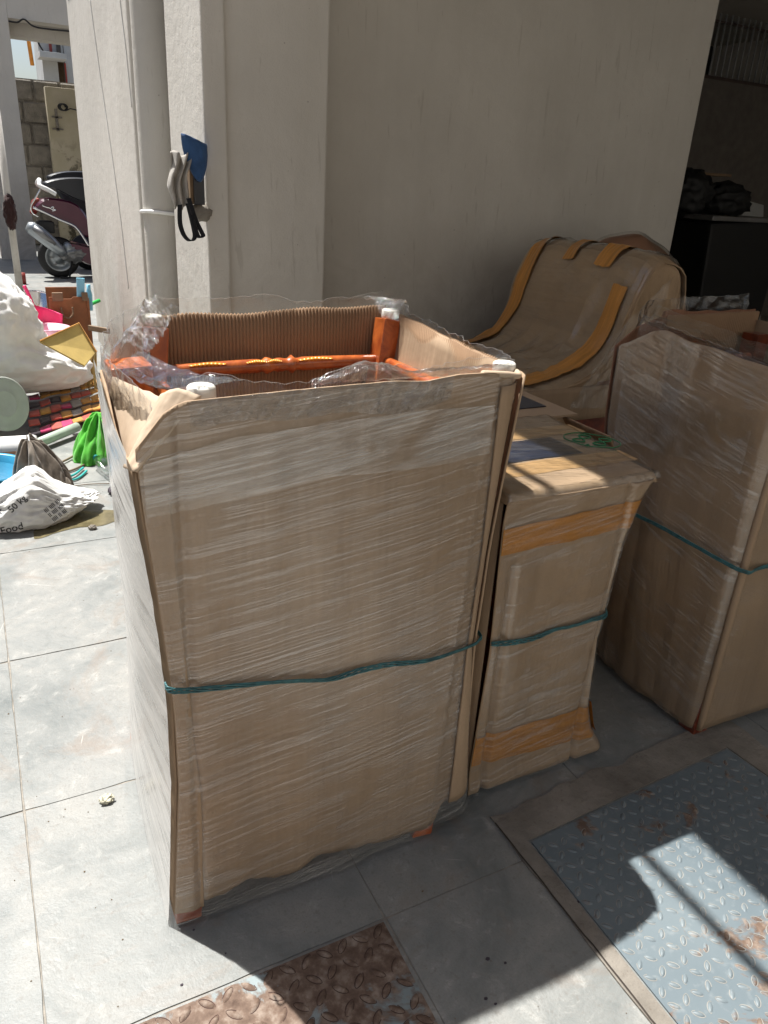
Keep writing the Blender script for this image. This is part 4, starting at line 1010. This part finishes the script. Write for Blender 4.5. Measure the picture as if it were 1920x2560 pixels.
obj('jar_body', lathe((-.22, 3.42, .155), (1, .08, -.06), [(0, 0), (0, .055), (.30, .055), (.30, .050)], 28), 'peach', jr, True)
obj('jar_sleeve', lathe((-.18, 3.428, .160), (1, .08, -.06), [(0, .058), (.28, .058), (.30, .062), (.32, .056), (.31, .045), (.2, .04)], 28), 'white', jr, True)
bs = obj('basin', lathe((-.06, 3.22, .035), (.05, -.05, 1), [(0, 0), (0, .095), (.06, .115), (.125, .135), (.13, .145), (.125, .147), (.118, .135), (.02, .095), (.02, 0)], 40), 'basin', None, True); tag(bs, 'blue plastic basin at the left edge of the rubbish heap', 'basin')
rg = obj('dirty_rag', cloth_geo((.13, 3.20, .10), (.10, 3.24, .235), .085, 8, 7, .34, 1.0, (1.15, .8)), 'rag', None, True, solid=.002); tag(rg, 'dirty brown rag draped between basin and printed sack', 'rag')
obj('rag_tail', cloth_geo((.205, 3.16, .02), (.20, 3.17, .12), .05, 12, 4, .4), 'rag', rg, True, solid=.002)
# printed cement sack
def cem():
    bm = bmesh.new(); bmesh.ops.create_icosphere(bm, subdivisions=6, radius=1); V = []
    for v in bm.verts:
        p = v.co; w_ = noise.noise(p * 2.0 + Vector((9, 2, 1))) * .14 + (.5 - abs(noise.noise(Vector((p.x * 4, p.y * 6 + p.z * 3, p.z * 4))))) * .16 + noise.noise(p * 9) * .03
        p = p * (1 + w_); hgt = lin([(-1, .10), (-.3, .11), (.1, .115), (.45, .07), (1, .022)], p.x)
        q = Vector((.085 + p.x * .22, 3.02 + p.y * .13 + .03 * p.x, .055 + p.z * hgt + .035 * max(0, 1 - abs(p.x + .05) * 2.2) * max(0, p.z)))
        q.z = max(.003, q.z); V.append(tuple(q))
    F = [tuple(v.index for v in f.verts) for f in bm.faces]; bm.free(); return V, F
cg = cem(); cs = obj('printed_sack', cg, 'sack2', None, True); tag(cs, 'crumpled white cement sack with black 50 kg print in front of the heap', 'sack')
bvh = BVHTree.FromPolygons([Vector(v) for v in cg[0]], cg[1])
def text_decal(txt, size, p, ang, parent, name='print'):
    cu = bpy.data.curves.new('t', 'FONT'); cu.body = txt; cu.size = size; cu.resolution_u = 3; cu.offset = size * .012
    to = bpy.data.objects.new('t', cu); col.objects.link(to); bpy.context.view_layer.update()
    me = bpy.data.meshes.new_from_object(to.evaluated_get(bpy.context.evaluated_depsgraph_get()))
    bm = bmesh.new(); bm.from_mesh(me); bmesh.ops.triangulate(bm, faces=bm.faces)
    for _ in range(2): bmesh.ops.subdivide_edges(bm, edges=[e for e in bm.edges if e.calc_length() > size * .12], cuts=1); bmesh.ops.triangulate(bm, faces=bm.faces)
    vd = Vector((p[0], p[1], p[2])) - Vector((0, 0, CH)); vd.normalize(); xd = Vector((1, 0, 0)); xd = (xd - vd * xd.dot(vd)).normalized(); yd = xd.cross(vd)
    ca, sa = math.cos(ang), math.sin(ang); V = []
    for v in bm.verts:
        x, y = v.co.x * ca - v.co.y * sa, v.co.x * sa + v.co.y * ca
        o_ = Vector(p) + xd * x + yd * y - vd * .3
        h = bvh.ray_cast(o_, vd)
        V.append(tuple((h[0] - vd * .0016) if h[0] else (o_ + vd * .5)))
    F = [tuple(v.index for v in f.verts) for f in bm.faces]
    F = [f for f in F if max((Vector(V[f[a]]) - Vector(V[f[a - 1]])).length for a in range(3)) < size * .4]
    bm.free(); bpy.data.objects.remove(to); bpy.data.curves.remove(cu)
    if F: obj(name, (V, F), 'ink', parent)
text_decal('50 kg', .034, (.0, 2.92, .075), R(38), cs)
text_decal('HF', .030, (-.055, 2.90, .07), R(38), cs)
text_decal('Food', .038, (-.045, 2.86, .02), R(8), cs)
text_decal('III IIII III\nII IIII IIII\nIIII II III', .022, (.115, 2.88, .075), R(32), cs)
bt = thing('plastic_bottle', (.40, 3.45, 0), 'clear crushed plastic bottle with teal cap beside the tall parcel', 'bottle')
obj('bottle_body', lathe((.385, 3.54, .035), (.22, -.95, 0), [(0, .010), (.02, .014), (.05, .034), (.12, .036), (.14, .031), (.16, .036), (.25, .035), (.26, .02), (.26, 0)], 24), 'clear', bt, True)
obj('bottle_cap', lathe((.380, 3.565, .035), (.22, -.95, 0), [(0, 0), (0, .014), (.02, .014), (.02, 0)], 16), 'teal', bt, True)
for i, (pts, m_, lb) in enumerate([(((.22, 3.40, .012), (.27, 3.42, .012), (.32, 3.50, .012)), 'teal', 'teal plastic strip curving out of the printed sack'),
        (((.22, 3.36, .008), (.28, 3.38, .008), (.33, 3.46, .010)), 'teal', 'second teal strip just below the first one'),
        (((.16, 3.62, .012), (.23, 3.60, .012), (.32, 3.70, .012)), 'hose', 'curved brown stick in front of the green cloth'),
        (((.20, 3.46, .008), (.28, 3.50, .008), (.38, 3.60, .010)), 'hose', 'long thin brown stick pointing at the clear bottle'),
        (((.24, 3.30, .006), (.32, 3.30, .006), (.40, 3.28, .006)), 'hose', 'thin dark wire on the floor before the bottle')]):
    tag(obj('stick' if m_ == 'hose' else 'plastic_strip', tube(spline(pts), .005 if i != 4 else .0022, 6), m_, None, True), lb, 'stick' if m_ == 'hose' else 'plastic strip')
stp = [(.06, 2.82), (.07, 2.91), (.15, 3.0), (.23, 3.04), (.39, 2.98), (.40, 2.91), (.31, 2.86), (.23, 2.87), (.14, 2.85), (.10, 2.83)]
sp_ = [Vector((x, y, 0)) for x, y in stp]; sp_ = spline(sp_ + [sp_[0]], 6)[:-1]
sp_ = [(p.x + .008 * nz(p.x * 30, p.y * 30), p.y + .008 * nz(p.y * 34, p.x * 30)) for p in sp_]
o = obj('wet_stain', ([(x, y, .0018) for x, y in sp_], [tuple(range(len(sp_)))]), 'stain', floor); o['kind'] = 'stuff'
for c_, r_, lb, m_ in (((.10, 1.39, .008), (.016, .012, .008), 'small scrap of crumpled litter alone on the sunlit tiles', 'litter'), ((.27, 2.84, .008), (.016, .012, .009), 'pebble at the edge of the wet stain', 'conc'), ((.40, 3.17, .015), (.022, .03, .016), 'small dark grey scrap by the parcel foot of the heap', 'clothbk')):
    tag(obj('litter_scrap', blob(c_, r_, 5, .5, 2, 3, True, .001), m_, None, False), lb, 'litter')
rl_ = random.Random(21); gs = []
for k in range(420):
    x = rl_.uniform(-.6, 1.2); y = rl_.uniform(.5, 3.6); r_ = rl_.uniform(.0006, .0020) * (1 + (rl_.random() < .06) * 1.2)
    if .15 < x < .87 and 1.0 < y < 1.75 or (.85 < x and y < .95): continue
    V_ = [(x + r_ * math.cos(a) * rl_.uniform(.6, 1.3), y + r_ * math.sin(a) * rl_.uniform(.6, 1.3), .0006) for a in (0, 1.3, 2.5, 3.8, 5.1)] + [(x, y, r_ * .8 + .0006)]
    gs.append((V_, [(0, 1, 5), (1, 2, 5), (2, 3, 5), (3, 4, 5), (4, 0, 5)]))
o = obj('grit', join(*gs), 'hose', floor); o['kind'] = 'stuff'
for i, (x, y, rr, lb) in enumerate(((.235, .93, .0032, 'tiny dark crumb of grit near the foot of the tall parcel shadow'), (.195, 1.0, .004, 'dark grit crumb just outside the near left foot of the tall parcel'), (.15, .905, .005, 'lone dark grit crumb on the sunlit tile left of the rusty plate'),
        (.62, .66, .006, 'leftmost dark crumb of the shaded tile by the rusty plate'), (.665, .72, .008, 'largest dark crumb on the shaded tile between the two plates'), (.69, .70, .005, 'small dark crumb just right of the largest one between the plates'), (.63, .645, .005, 'lowest dark crumb on the shaded tile between the plates'), (.90, .745, .006, 'dark crumb on the kerb beside the blue plate'))):
    tag(obj('pebble', blob((x, y, .001), (rr * .55, rr * .45, .0012), i, .4, 2, 2), 'clothbk', None), lb, 'grit', 'grit crumbs on the floor')
tag(obj('pink_cloth', blob((.50, 3.55, .05), (.05, .06, .06), 6, .4, 2, 3, True, .003), 'palepink', None, True), 'scrap of pink cloth beside the green cloth', 'cloth')
tag(obj('blue_netting', blob((-.03, 3.05, .04), (.07, .05, .04), 15, .5, 2.5, 4, True, .002), 'ltblue', None, True), 'light blue netting scrap under the blue basin', 'netting')

# ------------------------------------------------------------------ scooter in the far yard
S = thing('scooter', (1.2, 10.2, 0), 'plum coloured scooter with silver exhaust parked half behind the side wall', 'scooter')
Y = 10.2
def wheel(cx):
    wv = obj('wheel', lathe((cx, Y - .05, .225), (0, 1, 0), [(0, .155), (0, .20), (.012, .225), (.05, .233), (.088, .225), (.10, .20), (.10, .155), (0, .155)], 40), 'black', S, True)
    obj('rim', lathe((cx, Y - .045, .225), (0, 1, 0), [(0, .155), (.0, .135), (.03, .12), (.035, .06), (0, .05), (0, 0)], 32), 'silver', wv, True)
    for k in range(6):
        a = k * math.pi / 3; obj('bolt', lathe((cx + .085 * math.cos(a), Y - .025, .225 + .085 * math.sin(a)), (0, -1, 0), [(0, .012), (.006, .012), (.006, 0)], 8), 'grey', wv)
    return wv
wheel(.92); wheel(2.15)
def loft(pts_side, y0, y1, name, mat, parent=S, bev=.02, puff=.03):
    n = len(pts_side); cxs = sum(p[0] for p in pts_side) / n; czs = sum(p[1] for p in pts_side) / n; rings = []
    for yy, s_ in ((y0, .90), (y0 + (y1 - y0) * .12, 1), (y0 + (y1 - y0) * .88, 1), (y1, .90)):
        rings.append([(cxs + (x - cxs) * s_, yy, czs + (z - czs) * s_) for x, z in pts_side])
    V = [p for r_ in rings for p in r_]; F = [tuple(range(n)), tuple(range(3 * n, 4 * n))]
    for j in range(3):
        for k in range(n): F.append((j * n + k, j * n + (k + 1) % n, (j + 1) * n + (k + 1) % n, (j + 1) * n + k))
    return obj(name, (V, F), mat, parent, bevel=0, smooth=False)
def smooth_poly(p, n=4):
    q = [Vector((a, 0, b)) for a, b in p]; s = spline([q[-1]] + q + [q[0], q[1]], n); s = s[n:-n]; return [(v.x, v.z) for v in s[:-1]]
loft(smooth_poly([(.70, .78), (.82, .875), (.97, .875), (1.13, .84), (1.24, .74), (1.34, .50), (1.24, .47), (1.14, .54), (.97, .645), (.80, .72)]), Y - .14, Y + .14, 'side_panel', 'magenta')
loft(smooth_poly([(.85, 1.05), (1.05, 1.10), (1.30, 1.11), (1.5, 1.06), (1.46, .96), (1.28, .86), (1.12, .90), (.95, .985), (.85, 1.0)]), Y - .12, Y + .12, 'seat', 'blackgl')
obj('grab_rail', tube(spline([(.95, Y - .15, .925), (.86, Y - .15, .975), (.79, Y - .13, 1.01), (.80, Y - .05, 1.06), (.80, Y + .05, 1.06), (.79, Y + .13, 1.01), (.90, Y + .15, .95)]), .024, 10), 'white', S, True)
obj('trim_rail', tube(spline([(.69, Y - .16, .78), (.83, Y - .16, .715), (.97, Y - .16, .65), (1.11, Y - .16, .59), (1.18, Y - .16, .50), (1.25, Y - .16, .37)]), .013, 8), 'chrome', S, True)
obj('rear_guard', tube(spline([(.79, Y - .14, .97), (.73, Y - .15, .88), (.67, Y - .15, .79), (.68, Y - .14, .72), (.74, Y - .13, .68)]), .010, 8), 'chrome', S, True)
obj('tail_lamp', loft(smooth_poly([(.68, .75), (.70, .84), (.77, .87), (.76, .74)]), Y - .10, Y + .10, 't', 'redp').data and None or blob((.70, Y, .72), (.04, .08, .03), 1, .1, 2, 2), 'redp', S, True)
ex = obj('exhaust', tube([(.60, Y - .2, .585), (.64, Y - .2, .565), (.74, Y - .2, .49), (.84, Y - .2, .40), (.92, Y - .19, .32), (.985, Y - .17, .265)], [.045, .075, .080, .074, .055, .02], 22), 'silver', S, True)
obj('heat_shield', tube([(.66, Y - .25, .57), (.76, Y - .255, .49), (.87, Y - .24, .39)], [.035, .045, .03], 12), 'grey', ex, True)
obj('air_box', boxg(.72, .90, Y - .12, Y + .10, .50, .63), 'black', S, bevel=.02)
obj('engine', blob((1.08, Y - .05, .28), (.17, .13, .11), 4, .25, 3, 4), 'grey', S, True)
obj('engine_cover', blob((1.02, Y - .12, .34), (.06, .05, .07), 2, .2, 3, 3), 'silver', S, True)
loft(smooth_poly([(1.02, .40), (1.25, .36), (1.60, .30), (1.60, .20), (1.25, .15), (1.10, .26)]), Y - .15, Y + .15, 'floor_board', 'magenta')
loft(smooth_poly([(1.62, .30), (1.78, .80), (1.86, 1.02), (1.92, .95), (1.90, .6), (1.75, .25)]), Y - .18, Y + .18, 'front_shield', 'magenta')
obj('fender', blob((2.15, Y, .42), (.22, .08, .10), 2, .05, 2, 4), 'magenta', S, True)
obj('fork', tube([(1.9, Y, .95), (2.15, Y, .225)], .025, 8), 'grey', S, True)
obj('handlebar', tube([(1.84, Y - .32, 1.12), (1.87, Y, 1.08), (1.84, Y + .32, 1.12)], .016, 8), 'black', S, True)
obj('badge', join(tube(spline([(.79, Y - .146, .80), (.83, Y - .147, .785), (.87, Y - .147, .775), (.90, Y - .147, .755)]), .008, 6), tube(spline([(.88, Y - .147, .785), (.91, Y - .147, .79), (.90, Y - .147, .765), (.93, Y - .147, .76), (.89, Y - .147, .745)]), .007, 6)), 'chrome', S, True)
obj('centre_stand', tube([(1.05, Y - .12, .2), (1.0, Y - .15, .01), (.90, Y - .15, .01)], .012, 6), 'black', S, True)
S2 = thing('scooter', (1.4, 10.9, 0), 'second scooter behind the plum one, only its black seat showing', 'scooter')
loft(smooth_poly([(.95, 1.10), (1.15, 1.16), (1.45, 1.17), (1.75, 1.13), (1.70, 1.05), (1.3, 1.05), (1.0, 1.04)]), 10.8, 11.05, 'seat', 'blackgl', S2)
loft(smooth_poly([(1.0, 1.02), (1.2, 1.05), (1.6, 1.05), (1.75, .85), (1.6, .5), (1.3, .55)]), 10.82, 11.03, 'body', 'blackgl', S2)
for cx_ in (1.35, 2.4): obj('wheel', lathe((cx_, 10.88, .22), (0, 1, 0), [(0, 0), (0, .22), (.1, .22), (.1, 0)], 28), 'black', S2, True)

# ------------------------------------------------------------------ far side of the yard
fb = thing('far_porch', (.7, 12.2, 0), 'shaded grey porch with square pillar and beam beyond the scooter', 'porch')
obj('pillar', boxg(.36, .80, 12.0, 12.5, -.03, 3.4), 'wall', fb, bevel=.01)
obj('pillar', boxg(-1.6, .12, 12.3, 12.6, -.03, 3.4), 'wall', fb)
obj('beam', boxg(.80, 4.5, 12.0, 12.30, 2.86, 3.5), 'wall', fb)
obj('lintel', boxg(.80, 4.5, 12.32, 12.6, 2.70, 2.95), 'wall', fb)
obj('roof', boxg(-2, 4.5, 11.9, 13.2, 3.5, 3.62), 'wall', fb)
tag(obj('porch_cable', tube(spline([(.80, 11.97, 2.82), (.90, 11.97, 2.82), (.98, 11.96, 2.86), (1.08, 11.97, 2.80), (1.25, 11.97, 2.79), (1.6, 11.97, 2.80), (2.4, 11.97, 2.82)]), .010, 6), 'black', None, True), 'black cable drooping along the porch beam', 'cable')
tag(obj('thin_pipe', tube([(.40, 11.9, 2.2), (.405, 11.9, 1.3), (.43, 11.9, .9)], .016, 8), 'white', None, True), 'thin pale pipe down the far left pillar edge', 'pipe')
tag(obj('maroon_bag', blob((.40, 9.0, .78), (.06, .05, .16), 4, .35, 2, 4, True), 'maroon', None, True), 'dark maroon cloth bag hanging at the far left', 'bag')
tag(obj('post', tube([(.40, 9.06, 0), (.40, 9.06, 1.7)], .035, 14), 'wall', None, True), 'short grey post at the far left holding the maroon bag', 'post')
tag(obj('red_can', lathe((.47, 9.6, 0), (0, 0, 1), [(0, 0), (0, .03), (.12, .03), (.12, 0)], 12), 'redp', None, True), 'small red can at the foot of the far left post', 'can')
sw = thing('stone_wall', (1.2, 14.1, 0), 'weathered stone compound wall behind the scooters', 'wall')
obj('mortar', boxg(.3, 4, 14.05, 14.3, -.03, 2.37), 'grout', sw)
rw = random.Random(11)
for j in range(8):
    z0 = j * .296; x = .35 - rw.random() * .2
    while x < 2.2:
        wd = .30 + rw.random() * .25
        obj('stone', boxg(x + .012, x + wd - .012, 14.0 + rw.random() * .02, 14.2, z0 + .012, z0 + .284), 'stone_w', sw, bevel=.018, seg=1); x += wd
cpn = thing('plaster_panel', (1.6, 13.8, 0), 'cream plastered wall panel with black mould and a coiled wire', 'wall')
obj('plaster', boxg(1.30, 3.5, 13.72, 13.9, -.03, 2.27), 'mould', cpn, bevel=.01)
obj('outlet', boxg(1.40, 1.44, 13.70, 13.72, 1.68, 1.98), 'stone_w', cpn)
obj('wall_hook', boxg(1.35, 1.50, 13.70, 13.72, 1.86, 1.88), 'stone_w', cpn); obj('wall_hook', boxg(1.34, 1.50, 13.70, 13.72, 1.70, 1.72), 'stone_w', cpn)
tag(obj('wire_coil', tube([(1.50 + .055 * math.cos(t * .5) + .004 * t * .3, 13.68 - .001 * t, 2.01 + .045 * math.sin(t * .5)) for t in range(36)] + [(1.62, 13.66, 2.0), (1.9, 13.66, 1.96)], .009, 6), 'black', None, True), 'coil of black wire hung on the cream wall', 'wire')
bb = thing('balcony_building', (2.6, 22.5, 0), 'pale grey house with a concrete balcony seen through the far gap', 'building')
obj('wall', boxg(2.12, 2.46, 22.3, 24, 0, 7), 'bldg', bb); obj('recess', boxg(2.46, 2.62, 22.6, 24, 0, 7), 'woodpl', bb); obj('wall', boxg(2.62, 6, 22.25, 24, 0, 7), 'bldg', bb)
obj('red_pipe', tube([(2.615, 22.2, 0), (2.615, 22.2, 3.4)], .02, 8), 'redp', bb)
obj('balcony_slab', boxg(2.02, 2.60, 21.6, 22.3, 3.42, 3.54), 'bldg', bb, bevel=.01)
obj('balcony_wall', boxg(2.06, 2.60, 22.24, 22.3, 3.54, 4.2), 'bldg', bb)
obj('window', boxg(2.30, 2.36, 22.20, 22.24, 3.60, 3.78), 'redp', bb); obj('window', boxg(2.46, 2.55, 22.20, 22.24, 3.58, 3.80), 'dkwin', bb)
tag(obj('orange_pole', tube([(1.86, 21.9, 3.25), (1.80, 21.9, 4.6)], .045, 10), 'orange', None, True), 'bright orange pole standing against the sky in the far gap', 'pole')
tag(obj('white_house', boxg(-2.5, 2.06, 30, 33, 0, 3.5), 'white'), 'distant white parapet low in the far gap', 'building')
tag(obj('hanging_wires', tube(spline([(2.12, 22.1, 4.0), (2.04, 22.0, 3.78), (2.14, 22.0, 3.58)]), .02, 6), 'black', None, True), 'loop of black wires beside the balcony', 'wires')
